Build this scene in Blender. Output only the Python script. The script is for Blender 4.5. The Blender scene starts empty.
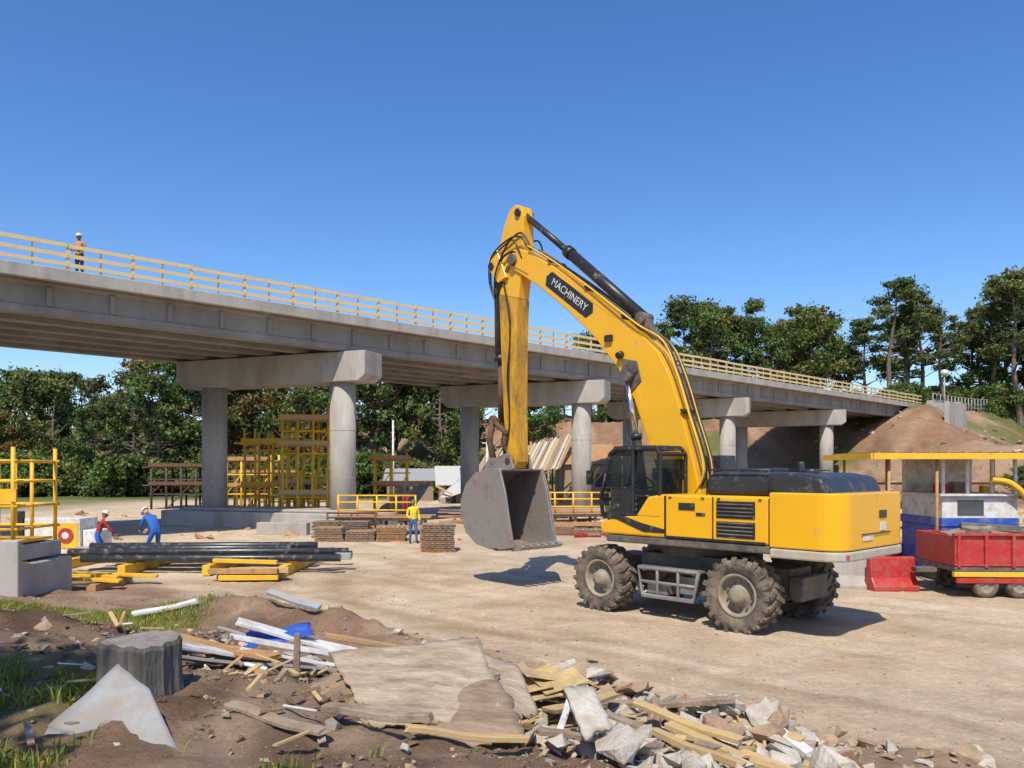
import bpy, bmesh, math, random
import numpy as np
from mathutils import Vector, Matrix, Euler
R=math.radians
random.seed(3); rng=np.random.default_rng(5)
sc=bpy.context.scene
COL=sc.collection
U=random.uniform
# ------------------------------------------------------------------ materials
MATS={}
def mat(name,col,rough=.6,var=.15,scale=4,bump=0.0,bscale=30,metal=0.0,dirt=None,damt=.3,dscale=2.0,spec=.5,coat=0,stretch=None,trans=0):
    if name in MATS: return MATS[name]
    m=bpy.data.materials.new(name); m.use_nodes=True
    nt=m.node_tree; N=nt.nodes; L=nt.links
    b=N['Principled BSDF']
    b.inputs['Roughness'].default_value=rough; b.inputs['Metallic'].default_value=metal
    b.inputs['Specular IOR Level'].default_value=spec
    if coat: b.inputs['Coat Weight'].default_value=coat; b.inputs['Coat Roughness'].default_value=.15
    tc=N.new('ShaderNodeTexCoord'); src=tc.outputs['Object']
    if stretch:
        mp=N.new('ShaderNodeMapping'); mp.inputs['Scale'].default_value=stretch; L.new(src,mp.inputs['Vector']); src=mp.outputs['Vector']
    n=N.new('ShaderNodeTexNoise'); n.inputs['Scale'].default_value=scale; n.inputs['Detail'].default_value=7; n.inputs['Roughness'].default_value=.65
    L.new(src,n.inputs['Vector'])
    r=N.new('ShaderNodeValToRGB'); r.color_ramp.elements[0].position=.3; r.color_ramp.elements[1].position=.7
    r.color_ramp.elements[0].color=tuple(min(1,c*(1-var)) for c in col)+(1,)
    r.color_ramp.elements[1].color=tuple(min(1,c*(1+var)) for c in col)+(1,)
    L.new(n.outputs['Fac'],r.inputs['Fac']); out=r.outputs['Color']
    if dirt:
        n2=N.new('ShaderNodeTexNoise'); n2.inputs['Scale'].default_value=dscale; n2.inputs['Detail'].default_value=9; n2.inputs['Roughness'].default_value=.7
        L.new(src,n2.inputs['Vector'])
        r2=N.new('ShaderNodeMapRange'); r2.inputs['From Min'].default_value=.62-damt*.5; r2.inputs['From Max'].default_value=.8-damt*.3
        r2.inputs['To Max'].default_value=.85
        L.new(n2.outputs['Fac'],r2.inputs['Value'])
        mx=N.new('ShaderNodeMix'); mx.data_type='RGBA'; L.new(r2.outputs['Result'],mx.inputs['Factor'])
        L.new(out,mx.inputs['A']); mx.inputs['B'].default_value=tuple(dirt)+(1,); out=mx.outputs['Result']
        ra=N.new('ShaderNodeMapRange'); ra.inputs['To Min'].default_value=rough; ra.inputs['To Max'].default_value=.9
        L.new(r2.outputs['Result'],ra.inputs['Value']); L.new(ra.outputs['Result'],b.inputs['Roughness'])
    L.new(out,b.inputs['Base Color'])
    if bump:
        n3=N.new('ShaderNodeTexNoise'); n3.inputs['Scale'].default_value=bscale; n3.inputs['Detail'].default_value=6
        L.new(src,n3.inputs['Vector'])
        bp=N.new('ShaderNodeBump'); bp.inputs['Strength'].default_value=bump; bp.inputs['Distance'].default_value=.03
        L.new(n3.outputs['Fac'],bp.inputs['Height']); L.new(bp.outputs['Normal'],b.inputs['Normal'])
    MATS[name]=m; return m
DUST=(.34,.27,.19)
yellow=mat('yellow_paint',(.80,.41,.008),.3,.05,1.5,dirt=(.50,.30,.08),damt=.12,dscale=3.0,coat=.3)
ystick=mat('worn_yellow_paint',(.66,.34,.015),.4,.12,2,dirt=(.13,.08,.045),damt=.40,dscale=2.6,stretch=(1.8,1.8,.5))
yellow2=mat('yellow_steel',(.82,.46,.022),.5,.15,3,dirt=(.40,.22,.06),damt=.25,dscale=6)
blackp=mat('black_plastic',(.022,.022,.024),.4,.2,3,dirt=DUST,damt=.1,dscale=5)
rubber=mat('tyre_rubber',(.05,.045,.040),.85,.25,6,bump=.3,dirt=(.27,.205,.14),damt=.55,dscale=3)
rim=mat('rim_tan',(.30,.26,.19),.6,.2,5,dirt=(.2,.15,.1),damt=.4,dscale=4)
steel=mat('grey_steel',(.28,.27,.26),.45,.2,5,metal=.4,dirt=(.25,.18,.12),damt=.35,dscale=4,bump=.1)
chrome=mat('hydraulic_rod',(.7,.7,.7),.15,.05,5,metal=1)
frame=mat('chassis_grey',(.07,.066,.06),.6,.2,5,dirt=(.24,.185,.13),damt=.42,dscale=3)
glass=mat('dark_glass',(.04,.06,.07),.03,.1,2,spec=1.0,coat=.8)
bucketm=mat('worn_bucket_steel',(.34,.32,.30),.42,.4,2.2,metal=.35,bump=.3,bscale=12,dirt=(.17,.095,.055),damt=.45,dscale=2.2)
white=mat('white_paint',(.70,.70,.67),.5,.08,3,dirt=(.40,.33,.25),damt=.38,dscale=4)
redp=mat('red_paint',(.42,.025,.025),.45,.2,3,dirt=(.28,.12,.08),damt=.32,dscale=4)
bluep=mat('blue_paint',(.03,.09,.42),.4,.15,3,dirt=DUST,damt=.2)
hood=mat('dark_hood',(.03,.031,.034),.35,.2,3,dirt=(.2,.17,.13),damt=.15,dscale=4)
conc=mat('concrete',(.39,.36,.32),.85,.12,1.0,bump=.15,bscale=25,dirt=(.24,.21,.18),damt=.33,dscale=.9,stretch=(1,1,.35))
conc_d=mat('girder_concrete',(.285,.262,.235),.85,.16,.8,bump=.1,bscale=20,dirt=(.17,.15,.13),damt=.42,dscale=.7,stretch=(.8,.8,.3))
concbr=mat('broken_concrete',(.47,.435,.37),.9,.3,5,bump=.6,bscale=25,dirt=(.34,.25,.17),damt=.4,dscale=4)
wood=mat('fresh_timber',(.54,.38,.17),.7,.25,4,bump=.2,bscale=30,stretch=(1,1,6),dirt=(.30,.21,.12),damt=.3,dscale=4)
woodr=mat('rail_timber',(.68,.52,.27),.7,.15,2,dirt=(.45,.33,.18),damt=.2)
woodd=mat('weathered_timber',(.25,.175,.115),.85,.35,6,bump=.4,bscale=25,dirt=(.36,.31,.25),damt=.4,dscale=5)
woodo=mat('orange_timber',(.42,.22,.085),.75,.3,5,bump=.2,dirt=(.36,.27,.18),damt=.35)
ply=mat('weathered_plywood',(.41,.33,.235),.85,.2,3,bump=.5,bscale=14,dirt=(.18,.125,.08),damt=.42,dscale=3.6,stretch=(1,2.5,1))
plyd=mat('dark_plywood',(.29,.21,.14),.85,.25,3,bump=.5,bscale=14,dirt=(.14,.095,.06),damt=.4,dscale=3.2,stretch=(1,2.5,1))
tarpw=mat('tarp',(.52,.52,.50),.6,.15,2,dirt=(.4,.33,.25),damt=.35)
tarpt=mat('tan_boards',(.42,.31,.20),.8,.3,.8,dirt=(.2,.13,.08),damt=.4,dscale=.8)
rust=mat('rusty_steel',(.12,.06,.035),.8,.4,6,bump=.2)
darkst=mat('dark_scaffold_steel',(.06,.05,.045),.7,.3,6)
pipem=mat('dark_pipe',(.03,.034,.036),.3,.3,4,dirt=DUST,damt=.15,dscale=4)
greyb=mat('grey_beam',(.33,.35,.36),.5,.15,4,dirt=DUST,damt=.3)
bark=mat('bark',(.15,.11,.08),.95,.35,5,bump=.8,bscale=12)
cutwood=mat('stump_top',(.24,.21,.18),.9,.3,8,bump=.5)
slabm=mat('metal_sheet',(.28,.29,.30),.6,.22,4,metal=.1,bump=.2,bscale=10,dirt=(.30,.24,.17),damt=.42,dscale=5)
skin=mat('skin',(.25,.13,.08),.6,.06,8)
skin2=mat('skin_light',(.5,.3,.2),.6,.06,8)
hairm=mat('hair',(.02,.015,.01),.8,.2,30)
clod=mat('clay_clod',(.34,.24,.155),.95,.3,5,bump=.5)
dsoil=mat('dark_soil_clod',(.17,.105,.065),.95,.3,5,bump=.5)
dstone=mat('dark_stone',(.24,.215,.185),.9,.25,5,bump=.4)
brick=mat('broken_brick',(.36,.20,.13),.9,.3,6,bump=.4,dirt=DUST,damt=.5)
# ------------------------------------------------------------------ mesh builder
def basis(d):
    d=Vector(d).normalized(); a=Vector((0,0,1)) if abs(d.z)<.9 else Vector((1,0,0))
    u=d.cross(a).normalized(); w=d.cross(u).normalized(); return u,w
class MB:
    def __init__(s): s.v=[];s.f=[];s.m=[];s.s=[]
    def add(s,vs,fs,m=0,sm=False):
        o=len(s.v); s.v.extend(tuple(v) for v in vs)
        for f in fs: s.f.append(tuple(i+o for i in f)); s.m.append(m); s.s.append(sm)
    def box(s,c,sz,m=0,rot=None):
        M=Matrix.Identity(3)
        if rot is not None: M=rot if isinstance(rot,Matrix) else Euler(rot).to_matrix()
        c=Vector(c); vs=[]
        for i in (-1,1):
            for j in (-1,1):
                for k in (-1,1): vs.append(c+M@Vector((i*sz[0]/2,j*sz[1]/2,k*sz[2]/2)))
        s.add(vs,[(0,1,3,2),(4,6,7,5),(0,4,5,1),(2,3,7,6),(0,2,6,4),(1,5,7,3)],m)
    def bb(s,lo,hi,m=0):
        s.box([(a+b)/2 for a,b in zip(lo,hi)],[b-a for a,b in zip(lo,hi)],m)
    def tube(s,pts,r,m=0,n=8,sm=True):
        pts=[Vector(p) for p in pts]
        if not isinstance(r,(list,tuple)): r=[r]*len(pts)
        vs=[];fs=[]; pu=None
        for i,p in enumerate(pts):
            d=pts[min(i+1,len(pts)-1)]-pts[max(i-1,0)]
            if d.length<1e-6: d=Vector((0,0,1))
            d.normalize()
            if pu is None: u,w=basis(d)
            else:
                u=(pu-d*pu.dot(d)).normalized(); w=d.cross(u)
            pu=u
            for k in range(n):
                a=2*math.pi*k/n; vs.append(p+u*math.cos(a)*r[i]+w*math.sin(a)*r[i])
        for i in range(len(pts)-1):
            for k in range(n):
                a=i*n+k;b=i*n+(k+1)%n; fs.append((a,b,b+n,a+n))
        s.add(vs,fs,m,sm)
        o=len(s.v)-len(vs)
        s.f.append(tuple(o+k for k in range(n)));s.m.append(m);s.s.append(False)
        s.f.append(tuple(o+(len(pts)-1)*n+k for k in range(n)));s.m.append(m);s.s.append(False)
    def cyl(s,p0,p1,r0,r1=None,m=0,n=14,sm=True): s.tube([p0,p1],[r0,r0 if r1 is None else r1],m,n,sm)
    def prism(s,poly,a0,a1,plane='xz',m=0):
        def mp(u,v,a): return {'xz':(u,a,v),'xy':(u,v,a),'yz':(a,u,v)}[plane]
        n=len(poly); vs=[mp(u,v,a0) for u,v in poly]+[mp(u,v,a1) for u,v in poly]
        fs=[tuple(range(n)),tuple(range(2*n-1,n-1,-1))]+[(i,(i+1)%n,n+(i+1)%n,n+i) for i in range(n)]
        s.add(vs,fs,m)
    def lathe(s,prof,c,m=0,n=32,axis='y',sm=True):
        c=Vector(c);vs=[];fs=[];k=len(prof)
        for j in range(n):
            a=2*math.pi*j/n
            for r,h in prof:
                if axis=='y': vs.append(c+Vector((r*math.cos(a),h,r*math.sin(a))))
                else: vs.append(c+Vector((r*math.cos(a),r*math.sin(a),h)))
        for j in range(n):
            j2=(j+1)%n
            for i in range(k-1): fs.append((j*k+i,j*k+i+1,j2*k+i+1,j2*k+i))
        s.add(vs,fs,m,sm)
    def ell(s,c,r,m=0,M=None,n=12,h=8,cut=None):
        c=Vector(c); M=M or Matrix.Identity(3); vs=[];fs=[]
        for i in range(h+1):
            t=math.pi*i/h
            if cut is not None: t=min(t,cut)
            for j in range(n):
                a=2*math.pi*j/n
                vs.append(c+M@Vector((r[0]*math.sin(t)*math.cos(a),r[1]*math.sin(t)*math.sin(a),r[2]*math.cos(t))))
        for i in range(h):
            for j in range(n): fs.append((i*n+j,(i+1)*n+j,(i+1)*n+(j+1)%n,i*n+(j+1)%n))
        s.add(vs,fs,m,True)
    def quad(s,cs,t,m=0):
        cs=[Vector(c) for c in cs]; nn=(cs[1]-cs[0]).cross(cs[3]-cs[0]).normalized()*t
        vs=cs+[c-nn for c in cs]
        s.add(vs,[(0,1,2,3),(7,6,5,4),(0,4,5,1),(1,5,6,2),(2,6,7,3),(3,7,4,0)],m)
    def obj(s,name,mats,parent=None,loc=(0,0,0),rot=(0,0,0),bevel=0,seg=2,fixn=True):
        me=bpy.data.meshes.new(name); me.from_pydata(s.v,[],s.f)
        for mm in (mats if isinstance(mats,(list,tuple)) else [mats]): me.materials.append(mm)
        me.polygons.foreach_set('material_index',s.m); me.polygons.foreach_set('use_smooth',s.s)
        if fixn:
            bm=bmesh.new(); bm.from_mesh(me); bmesh.ops.remove_doubles(bm,verts=bm.verts,dist=1e-5)
            bmesh.ops.recalc_face_normals(bm,faces=bm.faces); bm.to_mesh(me); bm.free()
        me.update()
        o=bpy.data.objects.new(name,me); COL.objects.link(o); o.location=loc; o.rotation_euler=rot
        if parent: o.parent=parent
        if bevel:
            b=o.modifiers.new('bev','BEVEL'); b.width=bevel; b.segments=seg; b.limit_method='ANGLE'; b.angle_limit=R(40)
        return o
def empty(name,loc=(0,0,0),rz=0):
    e=bpy.data.objects.new(name,None); COL.objects.link(e); e.location=loc; e.rotation_euler=(0,0,rz); e.empty_display_size=.3; return e
# ------------------------------------------------------------------ terrain
perm=rng.permutation(512)
def vn(x,y,s=0):
    x=np.asarray(x,float)+s*17.3; y=np.asarray(y,float)+s*9.1
    xi=np.floor(x).astype(int); yi=np.floor(y).astype(int); fx=x-xi; fy=y-yi
    fx=fx*fx*(3-2*fx); fy=fy*fy*(3-2*fy)
    h=lambda a,b: perm[(perm[a&511]+b)&511]/511.
    return (h(xi,yi)*(1-fx)+h(xi+1,yi)*fx)*(1-fy)+(h(xi,yi+1)*(1-fx)+h(xi+1,yi+1)*fx)*fy
def fbm(x,y,f,o=4,s=0):
    r=0;a=1;t=0
    for i in range(o): r=r+a*vn(x*f,y*f,s+i*3); t+=a; a*=.5; f*=2.03
    return r/t-.5
def ss(a,b,x):
    t=np.clip((x-a)/(b-a),0,1); return t*t*(3-2*t)
def qt(x,y): return (x+2.3)*-.665+(y-14.1)*-.747,(x+2.3)*.747+(y-14.1)*-.665
BUMPS=[(-4.6,14.0,1.7,1.2,.55),(-3.0,13.0,1.4,.9,.42),(-5.4,8.3,1.2,.7,.20),(-1.2,12.2,1.3,.7,.28),(.8,9.4,1.2,.7,.26),(2.3,7.7,1.1,.6,.30),(4.0,8.0,.9,.4,.18),
 (52,73,7,5,3.0),(60,66,8,5,3)]
RUTS=[-1.7,-2.5,-4.4,-5.3,-8.1]
def warpq(x,y,q,t): return q+.012*np.clip(-t,0,60)**2+2.2*(vn(t*.10,q*.12,31)-.5)+.3*(vn(t*.5,q*.3,33)-.5)
def H(x,y):
    x=np.asarray(x,float); y=np.asarray(y,float)
    q,t=qt(x,y)
    left=ss(-22,-12,x)
    fg=ss(-.4,.8,q)*left
    h=1.4*ss(0,7,q)*left*(1-.55*ss(8.5,13.5,y)*ss(-3.5,-7,x))
    h=h+fg*(.26*fbm(x,y,.8,4)+.17*fbm(x,y,3.1,4,5)+.07*fbm(x,y,9,3,14))
    for bx,by,sx,sy,bh in BUMPS:
        g=bh*np.exp(-((x-bx)/sx)**2-((y-by)/sy)**2); h=h+g*(1+1.0*fbm(x,y,1.6,3,8))
    near=1-ss(40,70,y)
    qq=warpq(x,y,q,t)
    r_=0
    for k,c in enumerate(RUTS): r_=r_+(-.035*np.exp(-((qq-c)/.2)**2)+.010*np.exp(-((np.abs(qq-c)-.38)/.12)**2))*ss(.35,.7,vn(t*.18,c*3+0*q,40+k))
    h=h+(1-fg)*near*(.05*(vn(t*.13,qq*2.1,2)-.5)*ss(-9,-1,qq)+.05*fbm(x,y,.35,3,4)+.055*fbm(x,y,2.4,5,9)+r_*ss(-25,-2,t))
    a=.718*x+.696*y; b=-.696*x+.718*y-34.09
    ae=a+np.clip(b-12,0,200)*.5
    hill=10.35*ss(72,98,ae)+ss(100,220,ae)*6
    lim=np.clip(10.35+(b+2)/1.6,0,99)
    lim=np.where(b>-2,99,lim)
    hh=np.minimum(hill,lim)
    hh=hh*(1+(.30*fbm(x,y,.15,5,7)-.03)*(1-ss(96,100,a)*((b<14)&(b>-2.5))))
    h=h+hh+ss(150,500,y)*(6+10*fbm(x,y,.01,3,3))*(1-ss(0,40,x))
    return h
def h0(x,y): return float(H(x,y))
n=680
tt=np.linspace(-6.1,6.1,n); gx=3.2*np.sinh(tt); gy=8+3.2*np.sinh(tt)
X,Y=np.meshgrid(gx,gy); Z=H(X,Y)
V=np.stack([X.ravel(),Y.ravel(),Z.ravel()],1)
idx=np.arange(n*n).reshape(n,n)
F=np.stack([idx[:-1,:-1].ravel(),idx[:-1,1:].ravel(),idx[1:,1:].ravel(),idx[1:,:-1].ravel()],1)
def np_mesh(name,V,F,attr=None,smooth=False):
    me=bpy.data.meshes.new(name); k=F.shape[1]
    me.vertices.add(len(V)); me.vertices.foreach_set('co',V.astype(np.float32).ravel())
    me.loops.add(F.size); me.loops.foreach_set('vertex_index',F.astype(np.int32).ravel())
    me.polygons.add(len(F)); me.polygons.foreach_set('loop_start',np.arange(0,F.size,k,dtype=np.int32))
    me.polygons.foreach_set('loop_total',np.full(len(F),k,np.int32))
    if smooth: me.polygons.foreach_set('use_smooth',np.ones(len(F),bool))
    me.update(calc_edges=True)
    if attr is not None:
        ca=me.color_attributes.new('Col','FLOAT_COLOR','POINT'); c=np.ones((len(V),4),np.float32); c[:,:3]=attr; ca.data.foreach_set('color',c.ravel())
    return me
x=X.ravel();y=Y.ravel();q,t=qt(x,y)
C=np.tile(np.array([.60,.465,.315]),(len(x),1))
def mixc(C,col,f): f=np.clip(f,0,1)[:,None]; return C*(1-f)+np.array(col)*f
qq=warpq(x,y,q,t)
C=mixc(C,(.69,.56,.405),ss(.48,.66,vn(t*.12,qq*1.1,4)*.6+.4*vn(x*.7,y*.7,3))*.7)
C=mixc(C,(.46,.33,.205),ss(.55,.75,vn(x*.25,y*.25,6)*.6+vn(x*.9,y*.9,7)*.4)*.6)
C=mixc(C,(.43,.31,.195),ss(.5,.85,vn(t*.1,qq*2.2,12))*.35)
for k,c_ in enumerate(RUTS): C=mixc(C,(.42,.30,.19),np.exp(-((qq-c_)/.2)**2)*ss(.4,.75,vn(t*.25,qq*0+k,50+k))*.55*ss(-25,-2,t))
for rr0 in (9.2,11.0):
    rad=np.hypot(x-4.5,(y-13.5)*1.0-9.0); C=mixc(C,(.36,.245,.14),np.exp(-((rad-rr0)/.38)**2)*(x<2.5)*(y>14)*(y<24)*(.35+.5*vn(x*1.5,y*1.5,4)))
leftm=ss(-22,-12,x)
C=mixc(C,(.28,.175,.11),ss(-.6,.5,q+.8*fbm(x,y,.9,3,2))*leftm*.92)
C=mixc(C,(.42,.31,.21),ss(.5,.7,vn(x*1.1,y*1.1,3)*.7+vn(x*4,y*4,5)*.3)*ss(-.6,.5,q)*.65)
C=mixc(C,(.14,.085,.052),ss(.55,.75,vn(x*.8,y*.8,23)*.6+vn(x*3,y*3,25)*.4)*ss(.5,3,q)*leftm*.7)
C=mixc(C,(.11,.065,.04),np.exp(-((x+5.4)/1.4)**2-((y-8.3)/.8)**2)*.8)
gn=fbm(x,y,.6,3,11)
grassmask=ss(-4.2,-5.4,x+.12*(y-9)+2.0*gn)*ss(8.9,9.9,y)*(1-ss(14.6,16,y+1.5*fbm(x,y,.7,3,1)))+ss(-2.6,-3.6,x+1.2*fbm(x,y,1.2,3,6))*(1-ss(6.6,7.4,y))*(y>-10)
C=mixc(C,(.19,.19,.06),grassmask*.75)
a=.718*x+.696*y; b=-.696*x+.718*y-34.09; ae=a+np.clip(b-12,0,200)*.5
hill=ss(68,76,ae)*(b>-24)
C=mixc(C,(.25,.14,.08),hill*.95)
C=mixc(C,(.38,.27,.17),hill*ss(.45,.7,vn(x*.2,y*.2,8)*.6+vn(x*.9,y*.9,9)*.4)*.7)
C=mixc(C,(.12,.065,.04),hill*ss(.5,.75,vn(x*.35,y*.35,18)*.5+vn(x*1.3,y*1.3,19)*.5)*.6)
C=mixc(C,(.10,.13,.04),np.maximum(ss(102,107,ae)*(b>13),ss(112,120,a)*(b>-30)*(b<=13))*.85)
C=mixc(C,(.11,.14,.04),hill*ss(.62,.74,vn(x*.13,y*.13,9)*.7+.3*vn(x*.8,y*.8,3))*.8)
C=mixc(C,(.09,.12,.035),ss(75,88,y+8*fbm(x,y,.05,3,2))*(1-hill))
C=mixc(C,(.09,.12,.035),ss(60,90,x-.3*y)*(1-hill))
C=mixc(C,(.11,.13,.04),ss(-30,-42,x+.0*y)*.8)
gm=bpy.data.materials.new('ground_dirt'); gm.use_nodes=True; nt=gm.node_tree; N=nt.nodes; L=nt.links; pb=N['Principled BSDF']
pb.inputs['Roughness'].default_value=.95; pb.inputs['Specular IOR Level'].default_value=.15
at=N.new('ShaderNodeAttribute'); at.attribute_name='Col'
tc=N.new('ShaderNodeTexCoord')
def noise(sc_,det=8,ro=.65):
    nn=N.new('ShaderNodeTexNoise'); nn.inputs['Scale'].default_value=sc_; nn.inputs['Detail'].default_value=det; nn.inputs['Roughness'].default_value=ro; L.new(tc.outputs['Object'],nn.inputs['Vector']); return nn.outputs['Fac']
def mr(f,a,b,c,d):
    m=N.new('ShaderNodeMapRange'); m.inputs['From Min'].default_value=a;m.inputs['From Max'].default_value=b;m.inputs['To Min'].default_value=c;m.inputs['To Max'].default_value=d; L.new(f,m.inputs['Value']); return m.outputs['Result']
def mul(a,b):
    m=N.new('ShaderNodeVectorMath'); m.operation='MULTIPLY'; L.new(a,m.inputs[0]); L.new(b,m.inputs[1]); return m.outputs[0]
c=mul(at.outputs['Color'],mr(noise(1.1),.3,.7,.80,1.16)); c=mul(c,mr(noise(9,9,.75),.32,.68,.78,1.2)); c=mul(c,mr(noise(60,5,.7),.3,.7,.75,1.22)); 
L.new(c,pb.inputs['Base Color'])
bp=N.new('ShaderNodeBump'); bp.inputs['Strength'].default_value=.9; bp.inputs['Distance'].default_value=.07; L.new(noise(8,13,.8),bp.inputs['Height']); L.new(bp.outputs['Normal'],pb.inputs['Normal'])
gme=np_mesh('ground',V,F,C,True); gme.materials.append(gm)
g=bpy.data.objects.new('ground',gme); COL.objects.link(g)
# ------------------------------------------------------------------ bridge
DA=math.atan2(.696,.718)
br=empty('concrete_bridge',(-.696*34.09,.718*34.09,0),DA)
A0,A1=-34,99.5
m=MB(); m.bb((A0,0,10.34),(A1,11.9,10.6)); m.bb((A0,-.04,10.22),(A1,.22,10.72)); m.bb((A0,11.68,10.22),(A1,11.94,10.72)); m.obj('deck_slab',conc,br,bevel=.02,seg=1)
m=MB()
for i in range(6):
    bc=1.0+i*1.98
    m.prism([(bc-.35,9.0),(bc+.35,9.0),(bc+.35,9.2),(bc+.12,9.34),(bc+.12,10.1),(bc+.4,10.2),(bc+.4,10.337),(bc-.4,10.337),(bc-.4,10.2),(bc-.3,10.1),(bc-.3,9.34),(bc-.35,9.28)] if i==0 else
        [(bc-.35,9.0),(bc+.35,9.0),(bc+.35,9.2),(bc+.12,9.34),(bc+.12,10.1),(bc+.4,10.2),(bc+.4,10.337),(bc-.4,10.337),(bc-.4,10.2),(bc-.12,10.1),(bc-.12,9.34),(bc-.35,9.2)],A0+.1,A1-.1,'yz')
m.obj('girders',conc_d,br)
m=MB(); a=A0+1.2
while a<A1-1:
    m.bb((a,.62,9.345),(a+.22,.697,10.09)); a+=2.3
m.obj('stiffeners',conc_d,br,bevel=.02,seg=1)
m=MB()
for k in range(-2,4):
    ak=23.2+18.6*k
    for i in range(5):
        bc=1.0+i*1.98; aa=ak-.417/.906*(bc+1.4)
        m.bb((aa-.2,bc+.123,9.25),(aa+.2,bc+1.98-.123,10.33))
    for i in range(5):
        bc=1.0+i*1.98; m.bb((ak+9.1,bc+.123,9.35),(ak+9.35,bc+1.857,10.33))
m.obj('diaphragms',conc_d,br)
for k in range(-2,4):
    ak=23.2+18.6*k; m=MB()
    ca=math.atan2(.906,-.417); cs=Vector((math.cos(ca),math.sin(ca),0)); pe=Vector((-cs.y,cs.x,0))
    e=Vector((ak,-.45,0))
    prof=[(.25,8.95),(12.2,8.95),(12.2,7.85),(11.7,7.45),(.65,7.45),(.25,7.75)]
    vs=[];w=.85
    for sgn in (-1,1):
        for u,z in prof: p=e+cs*u+pe*w*sgn; vs.append((p.x,p.y,z))
    m.add(vs,[tuple(range(6)),tuple(range(11,5,-1))]+[(i,(i+1)%6,6+(i+1)%6,6+i) for i in range(6)])
    m.obj('pier_cap',conc,br,bevel=.04)
    m=MB()
    for u in (2.06,10.3):
        p=e+cs*u
        wx=-.696*34.09+p.x*.718-p.y*.696; wy=.718*34.09+p.x*.696+p.y*.718
        zb=h0(wx,wy)-.4
        m.cyl((p.x,p.y,zb),(p.x,p.y,7.447),.66,m=0,n=40)
        for zz in (2.6,5.0): m.cyl((p.x,p.y,zz),(p.x,p.y,zz+.03),.666,n=40)
    m.obj('columns',conc,br)
    m=MB()
    for i in range(6):
        bc=1.0+i*1.98; aa=ak-.417/.906*(bc+.45); m.box((aa,bc,8.973),(.5,.5,.044),rot=(0,0,ca))
    m.obj('bearings',blackp,br)
    if k in(0,1,2):
        m=MB(); p=e+cs*6.2
        if k==0: m.box((p.x,p.y,.36),(13.2,2.7,.9),rot=(0,0,ca)); m.box((p.x,p.y,.9),(11,1.9,.16),rot=(0,0,ca))
        else: m.box((p.x,p.y,.1),(12,2.4,.5),rot=(0,0,ca))
        m.obj('footing',conc,br,bevel=.05)
m=MB(); m.bb((98.2,-1.2,5.0),(99.4,13.2,10.2)); m.bb((97.2,-.2,5.0),(98.197,12.1,8.95)); m.bb((98.3,-1.9,7.2),(108,-1.203,11.0)); m.bb((98.3,13.203,8.4),(106,13.6,11.0))
m.bb((92.5,-5.4,5.0),(98.297,-4.9,10.3)); m.bb((97.9,-4.897,6.0),(98.29,-1.203,10.6)); m.obj('abutment',conc,br,bevel=.03)
m=MB(); a=A0
while a<A1:
    for bb_ in (.12,11.78):
        m.box((a,bb_,11.22),(.12,.10,1.08)); m.box((a+1.2,bb_+.02,11.2),(.07,.06,1.0))
        for z in (10.92,11.27,11.66):
            m.box((a+1.2,bb_-.07,z+U(-.02,.02)),(2.43,.035,.15),rot=(0,U(-.008,.008),0))
    a+=2.4
m.obj('timber_guard_rail',woodr,br)
# ------------------------------------------------------------------ excavator
ex=empty('wheeled_excavator',(4.0,16.85,0.02),math.atan2(.73,-.69))
def wheel(cx,cy,side):
    m=MB(); r=.70; w=.27
    prof=[(.40,-w*.8),(.46,-w*.98),(.56,-w*1.05),(.63,-w),(.66,-w*.85),(.665,0),(.66,w*.85),(.63,w),(.56,w*1.05),(.46,w*.98),(.40,w*.8)]
    m.lathe(prof,(0,0,0),0,40)
    for i in range(20):
        for sg in (-1,1):
            a=2*math.pi*(i+(.5 if sg>0 else 0))/20
            M=Matrix.Rotation(-a,3,'Y')@Matrix.Rotation(sg*.45,3,'X')
            c=Matrix.Rotation(-a,3,'Y')@Vector((.675,sg*w*.5,0))
            m.box(c,(.07,w*1.0,.085),0,M)
            c=Matrix.Rotation(-a,3,'Y')@Vector((.63,sg*w*.99,sg*0+.055)); m.box(c,(.11,.05,.085),0,Matrix.Rotation(-a,3,'Y'))
    s=side
    m.lathe([(.41,w*.8*s),(.415,w*.86*s),(.36,w*.84*s),(.345,w*.5*s),(.33,w*.28*s),(.22,w*.3*s),(.19,w*.5*s),(.16,w*.55*s),(.15,w*.95*s),(.06,w*1.0*s),(0,w*1.0*s)],(0,0,0),1,32)
    m.lathe([(.40,-w*.8*s),(.3,-w*.5*s),(.0,-w*.5*s)],(0,0,0),1,24)
    for i in range(10):
        a=2*math.pi*i/10; p=Vector((.26*math.cos(a),w*.28*s,.26*math.sin(a))); m.cyl(p,p+Vector((0,.05*s,0)),.022,m=2,n=6)
    return m.obj('wheel',[rubber,rim,steel],ex,(cx,cy,.66),(0,U(0,6),0))
for cx in (1.68,-1.62):
    for cy in (1.12,-1.12): wheel(cx,cy,1 if cy>0 else -1)
m=MB()
m.bb((-2.2,-.42,.62),(2.15,.42,1.12)); m.bb((-1.0,-.75,.9),(1.0,.75,1.25))
for cx in(1.68,-1.62): m.cyl((cx,-.95,.69),(cx,.95,.69),.17,n=16); m.ell((cx,0,.69),(.33,.3,.3)); m.bb((cx-.25,-.5,.75),(cx+.25,.5,1.0))
m.cyl((-.0,0,1.2),(0,0,1.47),.85,n=40)
for i in range(24):
    a=i*math.pi/12; m.cyl((.8*math.cos(a),.8*math.sin(a),1.22),(.8*math.cos(a),.8*math.sin(a),1.30),.04,n=6)
m.obj('chassis',frame,ex,bevel=.02)
m=MB()
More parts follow.
